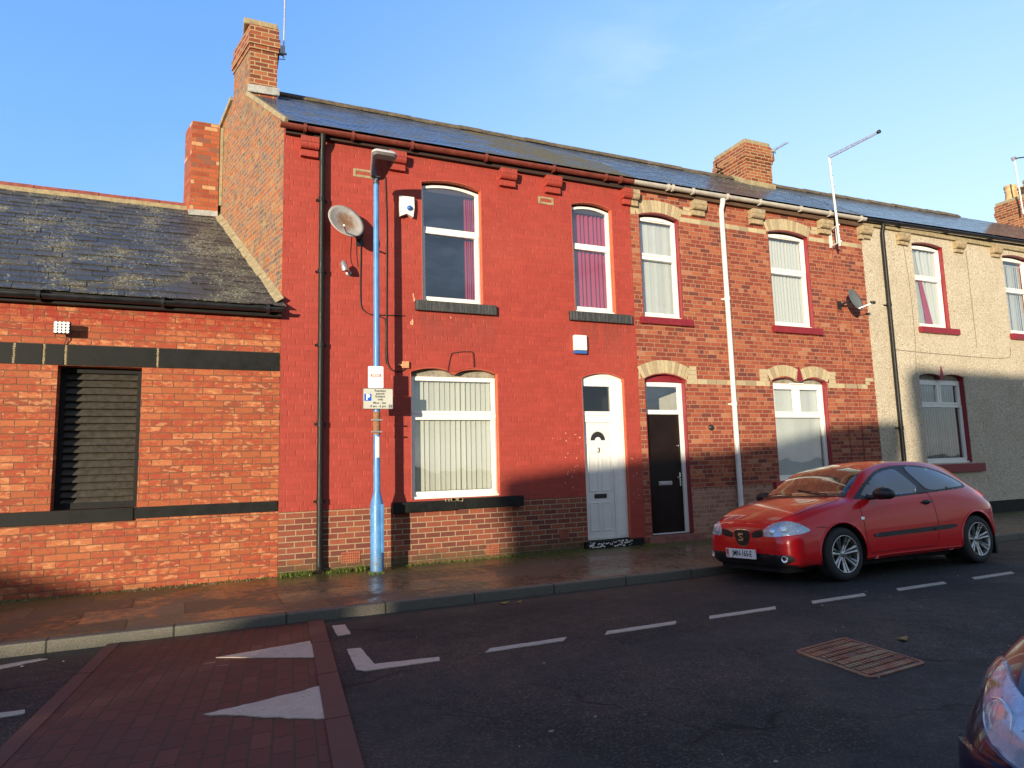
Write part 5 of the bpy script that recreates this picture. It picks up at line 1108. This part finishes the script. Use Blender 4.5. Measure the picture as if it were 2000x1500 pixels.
opp('long_shadow_caster', [(3.95, 1.27), (5.3, 1.42), (8.3, 1.62), (9.5, 1.76)], 'unseen long low brick block, its top shaped to cast the shadow edge', 'long_shadow_caster')
opp('stepped_shadow_caster', [(9.55, 1.78), (10.9, 2.02), (12.2, 2.12), (12.85, 2.12)], 'unseen brick block with an uneven top shaped to cast the shadow edge', 'shadow_caster')
opp('tall_shadow_caster', [(13.35, 3.2), (13.7, 3.3), (14.6, 3.25), (18, 3.2), (26, 3.4)], 'unseen taller brick block added to shade the pebbledashed house', 'shadow_caster', 7)

# ------------------------------------------------------------ the cars
def hermite(xs, ys, q):
    n = len(xs); i = 0
    while i < n-2 and q > xs[i+1]: i += 1
    def sl(k):
        if k == 0: return (ys[1]-ys[0])/(xs[1]-xs[0])
        if k == n-1: return (ys[-1]-ys[-2])/(xs[-1]-xs[-2])
        a = (ys[k]-ys[k-1])/(xs[k]-xs[k-1]); b = (ys[k+1]-ys[k])/(xs[k+1]-xs[k])
        return 0 if a*b <= 0 else 2*a*b/(a+b)*.5+(a+b)*.25
    h = xs[i+1]-xs[i]; t = (q-xs[i])/h; t = max(0, min(1, t)); m0, m1 = sl(i)*h, sl(i+1)*h
    return (2*t**3-3*t*t+1)*ys[i]+(t**3-2*t*t+t)*m0+(-2*t**3+3*t*t)*ys[i+1]+(t**3-t*t)*m1
def car_paint(name, col, coat=1., dust=.0):
    m = Mt(name); x, y, z = m.pos('Object'); n = m.noise(3, 5, .6); f1 = m.noise(40, 4, .7)
    c = m.mix(n.step(.4, .7)*.2, col, tuple(a*.75 for a in col))
    low_ = (z+(f1-.5)*.1).step(.34, .12)*.35; c = m.mix(low_, c, (.10, .075, .06))
    m.set(c, (n*.04+.20), None, 0., .35, coat); m.b.inputs['Coat Roughness'].default_value = .04; return m.m
M['car_red'] = car_paint('red_car_paint', (.66, .008, .012), .65); M['car_navy'] = car_paint('dark_blue_car_paint', (.004, .008, .028), .6)
M['tyre'] = plain('tyre_rubber', (.022, .021, .02), .75, var=.3, scale=20, bump=.4); M['alloy'] = plain('alloy_wheel', (.46, .45, .43), .28, metal=.85, var=.25, scale=14, bump=.1)
M['trim'] = plain('black_car_trim', (.015, .015, .016), .42, var=.3, bump=.1); M['gap'] = plain('panel_gap', (.012, .003, .004), .8, bump=0)
M['car_glass'] = plain('dark_car_glass', (.012, .016, .02), .03, var=.1, bump=0, spec=.9, coat=1.)
def carglass(name, tint, refl=1.5): return glassm(name, tint, refl)
M['lamp_back'] = plain('headlamp_reflector', (.60, .64, .70), .25, metal=.35, var=.3, scale=12, bump=.2); M['lamp_bright'] = plain('lamp_bowl', (.85, .88, .9), .1, metal=.6, var=.05, bump=0)
M['lamp_glass'] = glassm('headlamp_glass', (.90, .94, .97), 1.0)
M['under'] = plain('underbody', (.008, .008, .008), .9, bump=0); M['plate_white'] = plain('number_plate_white', (.78, .80, .76), .4, var=.04, bump=0)
M['lamp_red'] = plain('tail_lamp_red', (.5, .02, .02), .15, var=.1, bump=0, coat=1.)
XS = [0, .03, .12, .30, .55, .80, 1.05, 1.30, 1.60, 1.90, 2.25, 2.7, 3.1, 3.4, 3.62, 3.80, 3.92, 3.98]
T_W = [.50, .60, .70, .785, .825, .842, .845, .85, .85, .85, .85, .85, .85, .845, .825, .775, .69, .56]
T_B = [.30, .22, .19, .18, .18, .18, .19, .2, .2, .2, .2, .2, .2, .2, .22, .26, .31, .40]
T_S = [.575, .61, .655, .715, .78, .835, .875, .90, .915, .925, .94, .96, .975, .97, .95, .91, .84, .74]
T_SW = [.42, .52, .62, .715, .76, .785, .80, .805, .81, .81, .81, .805, .79, .765, .725, .66, .56, .44]
T_UW = [.36, .45, .53, .60, .64, .66, .69, .665, .615, .575, .56, .56, .55, .535, .52, .49, .43, .34]
T_UZ = [.62, .665, .73, .81, .88, .93, .965, 1.10, 1.275, 1.345, 1.375, 1.365, 1.32, 1.23, 1.10, .985, .88, .77]
T_T = [.635, .69, .765, .85, .925, .975, 1.02, 1.18, 1.345, 1.41, 1.437, 1.428, 1.385, 1.295, 1.165, 1.04, .91, .78]
def car_section(x):
    W_, B, S_, SW, UW, UZ, T = [hermite(XS, t, x) for t in (T_W, T_B, T_S, T_SW, T_UW, T_UZ, T_T)]
    k = [(0, B), (W_-.20, B), (W_-.05, B+.03), (W_-.005, B+.10), (W_, B+.5*(S_-B)), (W_-.01, B+.78*(S_-B)), (SW, S_), ((SW+UW)/2+.018, (S_+UZ)/2+.004), (UW, UZ), (UW*.86, UZ+(T-UZ)*.42), (UW*.45, UZ+(T-UZ)*.86), (0, T)]
    out = []
    for i in range(len(k)-1):
        a = k[max(0, i-1)]; b = k[i]; c = k[i+1]; d = k[min(len(k)-1, i+2)]
        if i+2 >= len(k): d = (-k[-2][0], k[-2][1])
        if i == 0: a = (-k[1][0], k[1][1])
        for q in range(4):
            s_ = q/4; out.append(tuple(.5*((2*b[j])+(c[j]-a[j])*s_+(2*a[j]-5*b[j]+4*c[j]-d[j])*s_*s_+(3*b[j]-a[j]-3*c[j]+d[j])*s_**3) for j in (0, 1)))
    out.append(k[-1]); return out
WX = (.79, 3.33); WZ = .315; AR = .362
def car_body_data():
    NX = 132; xs = []
    for i in range(NX+1):
        t = i/NX; xs.append(3.98*(.5-.5*math.cos(math.pi*t))*.35+3.98*t*.65)
    secs = [car_section(x) for x in xs]; n = len(secs[0]); vs = []
    for x, s_ in zip(xs, secs):
        for (y, z) in s_: vs.append((x, y, z))
        for (y, z) in s_[1:-1]: vs.append((x, -y, z))
    m = n+n-2
    def idx(i, j, side):
        if side > 0 or j in (0, n-1): return i*m+j
        return i*m+n+j-1
    fs = []
    for i in range(NX):
        for j in range(n-1):
            for sd in (1, -1):
                q = (idx(i, j, sd), idx(i+1, j, sd), idx(i+1, j+1, sd), idx(i, j+1, sd)); fs.append(q if sd > 0 else q[::-1])
    for i, fl_ in ((0, 1), (NX, -1)):
        for j in range(n-1):
            q = (idx(i, j, 1), idx(i, j+1, 1), idx(i, j+1, -1), idx(i, j, -1)); q = tuple(dict.fromkeys(q)); fs.append(q if fl_ > 0 else q[::-1])
    full = BVHTree.FromPolygons([Vector(v) for v in vs], fs)
    V_ = [Vector(v) for v in vs]; inside = lambda v: abs(v.y) > .45 and v.z < 1.0 and min(math.hypot(v.x-w, v.z-WZ) for w in WX) < AR
    keep = [f_ for f_ in fs if not all(inside(V_[i]) for i in f_)]
    used = {i for f_ in keep for i in f_}
    for i in used:
        if inside(V_[i]):
            w = min(WX, key=lambda w: abs(V_[i].x-w)); d = Vector((V_[i].x-w, 0, V_[i].z-WZ)); d = d.normalized()*AR; V_[i].x = w+d.x; V_[i].z = WZ+d.z
    return V_, keep, full
CV, CF, CBVH = car_body_data()
PROJ = {'side': (lambda a, b: (Vector((a, -3, b)), Vector((0, 1, 0)))), 'far': (lambda a, b: (Vector((a, 3, b)), Vector((0, -1, 0)))),
        'plan': (lambda a, b: (Vector((a, b, 3)), Vector((0, 0, -1)))), 'front': (lambda a, b: (Vector((-3, a, b)), Vector((1, 0, 0)))), 'rear': (lambda a, b: (Vector((7, a, b)), Vector((-1, 0, 0)))),
        'screen': (lambda a, b: (Vector((a, b, 1.2))+Vector((-.55, 0, .835))*2, Vector((.55, 0, -.835))))}
def densify(P, r_, closed=True):
    out = []; n = len(P)
    for i in range(n if closed else n-1):
        a, b = P[i], P[(i+1) % n]; L_ = math.hypot(b[0]-a[0], b[1]-a[1]); k = max(1, int(L_/r_))
        out += [(a[0]+(b[0]-a[0])*q/k, a[1]+(b[1]-a[1])*q/k) for q in range(k)]
    return out
def smooth_poly(P, it=2):
    for _ in range(it):
        Q = []
        for i in range(len(P)):
            a, b = P[i], P[(i+1) % len(P)]; Q += [(a[0]*.75+b[0]*.25, a[1]*.75+b[1]*.25), (a[0]*.25+b[0]*.75, a[1]*.25+b[1]*.75)]
        P = Q
    return P
def inpoly(x, y, P):
    c = False; j = len(P)-1
    for i in range(len(P)):
        if (P[i][1] > y) != (P[j][1] > y) and x < (P[j][0]-P[i][0])*(y-P[i][1])/(P[j][1]-P[i][1])+P[i][0]: c = not c
        j = i
    return c
def conform(poly, proj, off=.004, res=.03, skirt=.012, rnd=0, bulge=0.):
    """a panel cut to poly, laid on the body skin, raised by off and given an edge that runs into the body."""
    if rnd: poly = smooth_poly(poly, rnd)
    P = densify(poly, res); n = len(P); xs_ = [p[0] for p in P]; ys_ = [p[1] for p in P]; pts = [Vector(p) for p in P]
    x = min(xs_)+res/2
    while x < max(xs_):
        y = min(ys_)+res/2
        while y < max(ys_):
            if inpoly(x, y, P) and min((x-a)**2+(y-b)**2 for a, b in P) > (res*.45)**2: pts.append(Vector((x, y)))
            y += res
        x += res
    r_ = delaunay_2d_cdt(pts, [(i, (i+1) % n) for i in range(n)], [], 0, 1e-6)
    v2, tris = r_[0], r_[2]; tris = [t for t in tris if inpoly(sum(v2[i].x for i in t)/3, sum(v2[i].y for i in t)/3, P)]
    fn = PROJ[proj] if isinstance(proj, str) else proj; out = []; nn = []; last = None
    for v in v2:
        o_, d_ = fn(v.x, v.y); h = CBVH.ray_cast(o_, d_)
        if h[0] is None: h = CBVH.find_nearest(o_+d_*2.5)
        nr = h[1] if h[1].dot(d_) < 0 else -h[1]; out.append(h[0]); nn.append(nr)
    top = [p+q*off for p, q in zip(out, nn)]
    if bulge:
        for i, v in enumerate(v2):
            e = min(math.hypot(v.x-a, v.y-b) for a, b in P); top[i] = top[i]+nn[i]*bulge*min(1, e/.06)
    mb = MB(); mb.add(top, tris, True)
    key = {(round(v.x, 5), round(v.y, 5)): i for i, v in enumerate(v2)}; rim = [key.get((round(p[0], 5), round(p[1], 5))) for p in P]; rim = [i for i in rim if i is not None]
    b = [top[i] for i in rim]; c = [out[i]-nn[i]*skirt for i in rim]; k = len(b); mb.add(b+c, [(i, (i+1) % k, k+(i+1) % k, k+i) for i in range(k)])
    return mb
def ribbon(P, w):
    Lf, Rt = [], []
    for i, p in enumerate(P):
        a = P[max(0, i-1)]; b = P[min(len(P)-1, i+1)]; dx, dy = b[0]-a[0], b[1]-a[1]; l = math.hypot(dx, dy); nx, ny = -dy/l*w/2, dx/l*w/2
        Lf.append((p[0]+nx, p[1]+ny)); Rt.append((p[0]-nx, p[1]-ny))
    return Lf+Rt[::-1]
def line_on(P, w, proj, off=.0015):
    """thin seam: a strip of quads following a polyline on the skin"""
    P = densify(P, .02, False)+[P[-1]]; L_ = ribbon(P, w); n = len(P); fn = PROJ[proj]; vs = []
    for q in L_:
        o_, d_ = fn(*q); h = CBVH.ray_cast(o_, d_); h = h if h[0] is not None else CBVH.find_nearest(o_+d_*2.5); nr = h[1] if h[1].dot(d_) < 0 else -h[1]; vs.append(h[0]+nr*off)
    mb = MB(); return mb.add(vs, [(i, i+1, 2*n-2-i, 2*n-1-i) for i in range(n-1)], True)
def car_wheel(car, x, side, y_out):
    c = (x, side*(y_out-.10), WZ); sgn = side; K = 1.05
    mb = MB(); prof = [(.20, -.085), (.21, -.10), (.255, -.102), (.285, -.092), (.298, -.07), (.300, 0), (.298, .07), (.285, .092), (.255, .102), (.222, .104), (.213, .095), (.211, .06)]
    mb.lathe([(r_, h*sgn) for r_, h in [(a*K, b) for a, b in prof]], c, 48, 'y')
    for g_ in (-.04, -.013, .013, .04): mb.lathe([(.3156, (g_-.003)*sgn), (.3162, g_*sgn), (.3156, (g_+.003)*sgn)], c, 48, 'y')
    w = mb.build('wheel', M['tyre'], car, world=False)
    mb = MB(); mb.lathe([(r_, h*sgn) for r_, h in [(.223, .098), (.221, .106), (.211, .105), (.206, .09), (.200, .02), (.195, -.06)]], c, 48, 'y')
    mb.lathe([(r_, h*sgn) for r_, h in [(0, .070), (.030, .072), (.034, .066), (.050, .060), (.058, .045), (.060, .0)]], c, 24, 'y')
    cc = Vector(c)
    for k in range(7):
        t = 2*math.pi*k/7+.22; d = Vector((math.cos(t), 0, math.sin(t))); s_ = Vector((-math.sin(t), 0, math.cos(t))); Y = Vector((0, sgn, 0))
        for e in (-1, 1):
            q = []
            for (r_, w0, w1, h) in ((.035, .002, .022, .060), (.10, .004, .029, .068), (.160, .006, .038, .084), (.213, .010, .052, .098)):
                q += [cc+d*r_+s_*(e*w0)+Y*h, cc+d*r_+s_*(e*(w0+w1)/2)+Y*(h+.006), cc+d*r_+s_*(e*w1)+Y*(h-.004), cc+d*r_+s_*(e*w1)+Y*(h-.03), cc+d*r_+s_*(e*w0)+Y*(h-.03)]
            mb.add(q, [(i*5+j, i*5+(j+1) % 5, (i+1)*5+(j+1) % 5, (i+1)*5+j) for i in range(3) for j in range(5)])
    mb.build('rim', M['alloy'], w, world=False)
    mb = MB(); mb.lathe([(0, .0), (.13, .0), (.135, -.02), (.18, -.03)], (c[0], c[1], c[2]), 32, 'y'); mb.build('brake_disc', M['trim'], w, world=False)
    return w
def make_car(loc, rot, paint, label, kind, group=None):
    car = empty(kind, loc, label, 'car', group); car.rotation_euler = rot
    mb = MB(); mb.add(CV, CF, True); body = mb.build('body', M[paint], car, world=False)
    body.data.materials.append(M['under'])
    for pg in body.data.polygons:
        c_ = pg.center
        if (c_.z < .235 and abs(c_.y) < .68) or (c_.z < .27 and abs(pg.normal.z) > .75 and .3 < c_.x < 3.8): pg.material_index = 1
    for w in WX:
        for sd in (1, -1):
            mb = MB(); n = 28; a0, a1 = -.35, math.pi+.35
            P = [(w+(AR+.001)*math.cos(a0+(a1-a0)*k/n), WZ+(AR+.001)*math.sin(a0+(a1-a0)*k/n)) for k in range(n+1)]
            mb.add([(x, y, z) for y in (sd*.825, sd*.50) for x, z in P], [(k, k+1, n+2+k, n+1+k) for k in range(n)], True)
            mb.add([(x, sd*.505, z) for x, z in P], [tuple(range(n+1))]); mb.build('wheel_arch', M['under'], car, world=False)
            car_wheel(car, w, sd, .835)
    mb = MB(); mb.box(.12, 3.85, -.56, .56, .13, .24); mb.box(1.16, 2.95, -.66, .66, .14, .215); mb.build('underbody', M['under'], car, world=False)
    return car, body
def part(car, name, mat, mesh, **k): return mesh.build(name, M[mat], car, world=False, recalc=True, **k)

red, rbody = make_car((5.66, -3.17, .045), (R(-3.3), 0, R(.3)), 'car_red', 'red three door hatchback parked against the kerb, facing left', 'hatchback_car', 'parked cars'); red.scale = (.937,)*3
# glazing: a dark surround, then each pane on top
surr = [(1.10, .935), (1.22, 1.005), (1.40, 1.115), (1.60, 1.225), (1.80, 1.300), (2.05, 1.340), (2.35, 1.350), (2.65, 1.335), (2.92, 1.285), (3.14, 1.205), (3.30, 1.105), (3.36, 1.040), (3.33, 1.01), (3.2, 1.0), (2.42, .965), (1.8, .94)]
dwin = [(1.24, .965), (1.36, 1.050), (1.50, 1.135), (1.66, 1.215), (1.84, 1.270), (2.12, 1.305), (2.20, 1.235), (2.36, .985), (1.9, .968)]
qwin = [(2.30, 1.325), (2.55, 1.318), (2.84, 1.275), (3.07, 1.195), (3.24, 1.100), (3.30, 1.045), (3.26, 1.028), (2.9, 1.010), (2.50, .992), (2.42, 1.10)]
for pj in ('side', 'far'):
    part(red, 'window_surround', 'trim', conform(surr, pj, .002, rnd=1)); part(red, 'side_window', 'car_glass', conform(dwin, pj, .006, rnd=1)); part(red, 'quarter_window', 'car_glass', conform(qwin, pj, .006, rnd=2))
    part(red, 'door_seam', 'gap', line_on([(1.17, .935), (1.16, .80), (1.17, .45), (1.22, .30), (2.42, .30), (2.50, .40), (2.53, .60), (2.50, .85), (2.46, .965)], .007, pj))
    part(red, 'wing_seam', 'gap', line_on([(.42, .655), (.50, .645), (.62, .640)], .006, pj)); part(red, 'side_moulding', 'trim', conform(ribbon([(1.30, .50), (1.7, .505), (2.4, .515), (2.88, .525)], .052), pj, .012, rnd=1))
    part(red, 'sill', 'car_red', conform(ribbon([(1.16, .245), (2.95, .245)], .04), pj, .014, rnd=1))
    part(red, 'side_repeater', 'lamp_bright', conform(ribbon([(1.12, .715), (1.18, .717)], .035), pj, .008, res=.012, rnd=1))
    h_ = part(red, 'handle_recess', 'gap', conform(ribbon([(2.31, .845), (2.37, .850), (2.43, .855)], .06), pj, .002, res=.015, rnd=2))
sgn = -1
for sd in (-1, 1):
    mb = MB(); y = sd*.815; mb.tube([(2.28, y, .848), (2.30, y+sd*.032, .852), (2.37, y+sd*.040, .857), (2.44, y+sd*.032, .860), (2.46, y, .858)], [.012, .017, .018, .017, .012], 10); part(red, 'door_handle', 'trim', mb)
    mb = MB(); prof = [(-.13, .02), (-.12, .055), (-.07, .082), (0, .092), (.07, .085), (.115, .06), (.13, .02)]
    n = 20; vs = []
    for a, r_ in prof:
        for k in range(n):
            t = 2*math.pi*k/n; vs.append((1.40+.085*math.cos(t)*r_/.092+a*.15*sd*0+.0, sd*(.985)+a, 1.005+.078*math.sin(t)*r_/.092-abs(a)*.1))
    mb.add(vs, [(i*n+k, i*n+(k+1) % n, (i+1)*n+(k+1) % n, (i+1)*n+k) for i in range(len(prof)-1) for k in range(n)]+[tuple(range(n)), tuple(range((len(prof)-1)*n, len(prof)*n))], True)
    mb.tube([(1.36, sd*.80, .955), (1.37, sd*.90, .965)], .032, 10); part(red, 'door_mirror', 'trim', mb)
scr = [(1.10, -.655), (1.04, -.45), (1.005, -.2), (1.0, 0), (1.005, .2), (1.04, .45), (1.10, .655), (1.16, .665), (1.66, .545), (1.685, .40), (1.70, 0), (1.685, -.40), (1.66, -.545), (1.16, -.665)]
part(red, 'windscreen', 'car_glass', conform(scr, 'plan', .004, res=.04))
part(red, 'scuttle', 'trim', conform(ribbon([(1.10, -.68), (1.03, -.45), (.985, -.2), (.98, 0), (.985, .2), (1.03, .45), (1.10, .68)], .06), 'plan', .007, rnd=0))
for y0 in (-.45, .12):
    mb = MB(); Q = []
    for k in range(9):
        x_, y_ = 1.045+.10*k/8*(1 if y0 < 0 else .6), y0+.56*k/8; h = CBVH.ray_cast(Vector((x_, y_, 3)), Vector((0, 0, -1))); Q.append(h[0]+Vector((0, 0, .018)))
    mb.tube(Q, .007, 6); part(red, 'wiper', 'trim', mb)
rs_ = [(3.42, -.44), (3.40, 0), (3.42, .44), (3.80, .45), (3.84, 0), (3.80, -.45)]; part(red, 'rear_screen', 'car_glass', conform(rs_, 'plan', .004, res=.04, rnd=1))
for sd in (-1, 1):
    pj = 'side' if sd < 0 else 'far'; part(red, 'tail_lamp', 'lamp_red', conform([(3.70, .80), (3.66, .93), (3.78, .99), (3.90, .88), (3.90, .78)], pj, .006, rnd=1))
    # headlight: bright backing, bowls, clear cover
    hp_ = [(sd*.35, .556), (sd*.37, .645), (sd*.44, .695), (sd*.53, .728), (sd*.62, .735), (sd*.70, .70), (sd*.775, .635), (sd*.775, .600), (sd*.72, .575), (sd*.55, .556)]
    hl = part(red, 'headlight', 'lamp_back', conform(hp_, 'front', .002, res=.02, rnd=1, skirt=.004))
    for (yy_, zz_, r_) in ((.49, .615, .036), (.60, .635, .050), (.72, .615, .018)):
        h = CBVH.ray_cast(Vector((-3, sd*yy_, zz_)), Vector((1, 0, 0))); mb = MB(); v_, f_, _, _, _ = ell((0, 0, 0), (-.9, sd*.42, .12), r_, -r_*.28); c_ = h[0]-h[1].normalized()*0+Vector((-.006, 0, 0))
        mb.add([v+c_ for v in v_], f_, True); mb.build('reflector_bowl', M['lamp_bright'], hl, world=False)
    conform(hp_, 'front', .016, res=.02, rnd=1, skirt=.002, bulge=.014).build('lamp_cover', M['lamp_glass'], hl, world=False)
    part(red, 'side_grille', 'trim', conform([(sd*.165, .545), (sd*.165, .585), (sd*.20, .612), (sd*.375, .655), (sd*.36, .556), (sd*.2, .535)], 'front', .003, res=.02, rnd=1))
gsh = [(-.125, .632), (.125, .632), (.135, .58), (.10, .475), (.05, .437), (-.05, .437), (-.10, .475), (-.135, .58)]
part(red, 'grille_surround', 'chrome', conform([(a*1.07, .535+(b-.535)*1.07) for a, b in gsh], 'front', .006, res=.02, rnd=2)); gr = part(red, 'grille', 'trim', conform(gsh, 'front', .012, res=.02, rnd=2))
def on_front(mesh, yc, zc, off):                 # lays flat (a: across, b: up) outlines on the nose
    out = MB()
    for v in mesh[0]:
        h = CBVH.ray_cast(Vector((-3, yc, zc+v[1])), Vector((1, 0, 0))); out.v.append((h[0].x-off, yc-v[0], zc+v[1]))
    out.f = [tuple(f_) for f_ in mesh[1]]; out.sm = [False]*len(out.f); return out
eb = MB(); w_ = .048
for P_ in ([(-.045, .012), (-.045, .035), (-.03, .048), (.045, .048), (.045, .027), (-.02, .027), (-.02, .019), (.03, .004), (.012, -.0), (-.03, .010)], [(.045, -.012), (.045, -.035), (.03, -.048), (-.045, -.048), (-.045, -.027), (.02, -.027), (.02, -.019), (-.03, -.004), (-.012, .0), (.03, -.010)]):
    tr = tessellate_polygon([[Vector((a, b, 0)) for a, b in P_]]); o_ = on_front(([(a, b, 0) for a, b in P_], tr), 0, .545, .030); eb.add(o_.v, o_.f)
    o2 = [(v[0]+.014, v[1], v[2]) for v in o_.v]; k = len(P_); eb.add(o_.v+o2, [(i, (i+1) % k, k+(i+1) % k, k+i) for i in range(k)])
eb.build('emblem', M['chrome'], gr, world=False)
part(red, 'lower_grille', 'trim', conform([(-.69, .265), (-.70, .325), (-.64, .355), (.64, .355), (.70, .325), (.69, .265), (.55, .225), (0, .215), (-.55, .225)], 'front', .003, res=.025, rnd=1))
mb = MB()
for k in range(3):
    o_ = line_on([(-.5, .248+.03*k), (.5, .248+.03*k)], .008, 'front', .008); mb.add(o_.v, o_.f)
part(red, 'lower_grille_bars', 'gap', mb)
for sd in (-1, 1):
    h = CBVH.ray_cast(Vector((-3, sd*.62, .30)), Vector((1, 0, 0))); mb = MB(); v_, f_, _, _, _ = ell((0, 0, 0), (-.95, sd*.3, 0), .040, .015); mb.add([v+h[0]+Vector((-.014, 0, 0)) for v in v_], f_, True); part(red, 'fog_lamp', 'lamp_bright', mb)
pl = MB(); pl.plate(rr_(-.26, .26, -.057, .057, .008), (), -.062, -.050, fn=lambda u, v, d: (d+.0, -u, .345+v)); plate = pl.build('number_plate', M['plate_white'], red, world=False)
v_, f_ = text_geo('JMN-165-E', .095, bold=.0015); mb = MB(); mb.add([(-.0645, -(a*.80+.030), .345+b) for a, b, c in v_], f_); mb.build('plate_lettering', M['sign_black'], plate, world=False, recalc=False)
mb = MB(); mb.plate(rect(-.252, -.205, -.05, .05), (), -.0638, -.061, fn=lambda u, v, d: (d, -u, .345+v)); rs2 = mb.build('red_band', plain('plate_red', (.62, .10, .05), .4, var=.1, bump=0), plate, world=False)
v_, f_ = text_geo('MN', .022, bold=.001); mb = MB(); mb.add([(-.0650, -(a-.228), .345-.030+b) for a, b, c in v_], f_); mb.build('red_band_letters', M['plate_white'], plate, world=False, recalc=False)
part(red, 'bonnet_seam', 'gap', line_on([(.13, -.50), (.30, -.62), (.60, -.675), (.95, -.70)], .006, 'plan')); part(red, 'bonnet_seam', 'gap', line_on([(.13, .50), (.30, .62), (.60, .675), (.95, .70)], .006, 'plan'))
for sd in (-1, 1):
    mb = MB(); mb.plate([(3.66, .10), (3.67, .34), (3.69, .34), (3.71, .10)], (), sd*.66, sd*.83, fn=lambda u, v, d: (u, d, v)); part(red, 'mud_flap', 'trim', mb)
for w in WX:
    for sd in (-1, 1):
        n = 36; mb = MB(); Q = []
        for k in range(n+1):
            a = -.10+(math.pi+.2)*k/n; x_, z_ = w+(AR+.012)*math.cos(a), WZ+(AR+.012)*math.sin(a)
            h = CBVH.ray_cast(Vector((x_, sd*3, z_)), Vector((0, -sd, 0)))
            if h[0] is not None and h[0].y*sd > .7: Q.append(h[0])
        mb.tube(Q, .013, 8); part(red, 'arch_lip', 'car_red', mb)

# dark car at the right edge, only its far front corner in the picture
M['lamp_amber'] = plain('amber_bulb', (.65, .42, .12), .3, bump=0)
navy, nbody = make_car((2.01, -8.62, .045), (R(1.5), 0, R(-1.)), 'car_navy', 'dark blue car cut off by the bottom right corner, its headlight showing', 'parked_car', 'parked cars')
for sd in (1, -1):
    hp_ = [(sd*.66, .775), (sd*.675, .72), (sd*.665, .665), (sd*.62, .62), (sd*.55, .585), (sd*.46, .565), (sd*.33, .565), (sd*.32, .62), (sd*.36, .675), (sd*.45, .712), (sd*.54, .74), (sd*.61, .762)]
    hl = part(navy, 'headlight', 'lamp_back', conform(hp_, 'front', .002, res=.02, rnd=1, skirt=.004))
    for (yy_, zz_, r_) in ((.44, .63, .052), (.56, .66, .058), (.63, .71, .026)):
        h = CBVH.ray_cast(Vector((-3, sd*yy_, zz_)), Vector((1, 0, 0))); mb = MB(); v_, f_, aa, bb, nn_ = ell((0, 0, 0), (-.85, sd*.4, .2), r_*.9, -r_*.10); c_ = h[0]+h[1]*.004
        mb.add([v+c_ for v in v_], f_, True); mb.tube([c_+nn_*.006+aa*(r_*math.cos(q*.3142))+bb*(r_*math.sin(q*.3142)) for q in range(21)], .0035, 6, cap=False); mb.build('reflector_bowl', M['lamp_bright'] if r_ > .03 else M['lamp_amber'], hl, world=False)
    conform(hp_, 'front', .020, res=.02, rnd=1, skirt=.002, bulge=.008).build('lamp_cover', M['lamp_glass'], hl, world=False)
    pj = 'far' if sd > 0 else 'side'; part(navy, 'window_surround', 'trim', conform(surr, pj, .002, rnd=1)); part(navy, 'side_window', 'car_glass', conform(dwin, pj, .006, rnd=1)); part(navy, 'quarter_window', 'car_glass', conform(qwin, pj, .006, rnd=2))
    part(navy, 'bonnet_seam', 'gap', line_on([(.10, sd*.44), (.30, sd*.60), (.60, sd*.665), (.95, sd*.70)], .008, 'plan'))
part(navy, 'windscreen', 'car_glass', conform(scr, 'plan', .004, res=.04)); part(navy, 'lower_grille', 'trim', conform([(-.5, .28), (-.5, .40), (.5, .40), (.5, .28)], 'front', .003, rnd=1)); part(navy, 'grille', 'trim', conform([(-.3, .56), (-.28, .64), (.28, .64), (.3, .56)], 'front', .004, rnd=1))

for pj_ in (0,):
    part(navy, 'bumper', 'car_navy', conform([(-.80, .22), (-.83, .36), (-.80, .46), (-.66, .53), (-.40, .535), (0, .53), (.40, .535), (.60, .555), (.74, .53), (.81, .46), (.83, .36), (.80, .22)], 'front', .02, res=.03, rnd=2, skirt=.04))
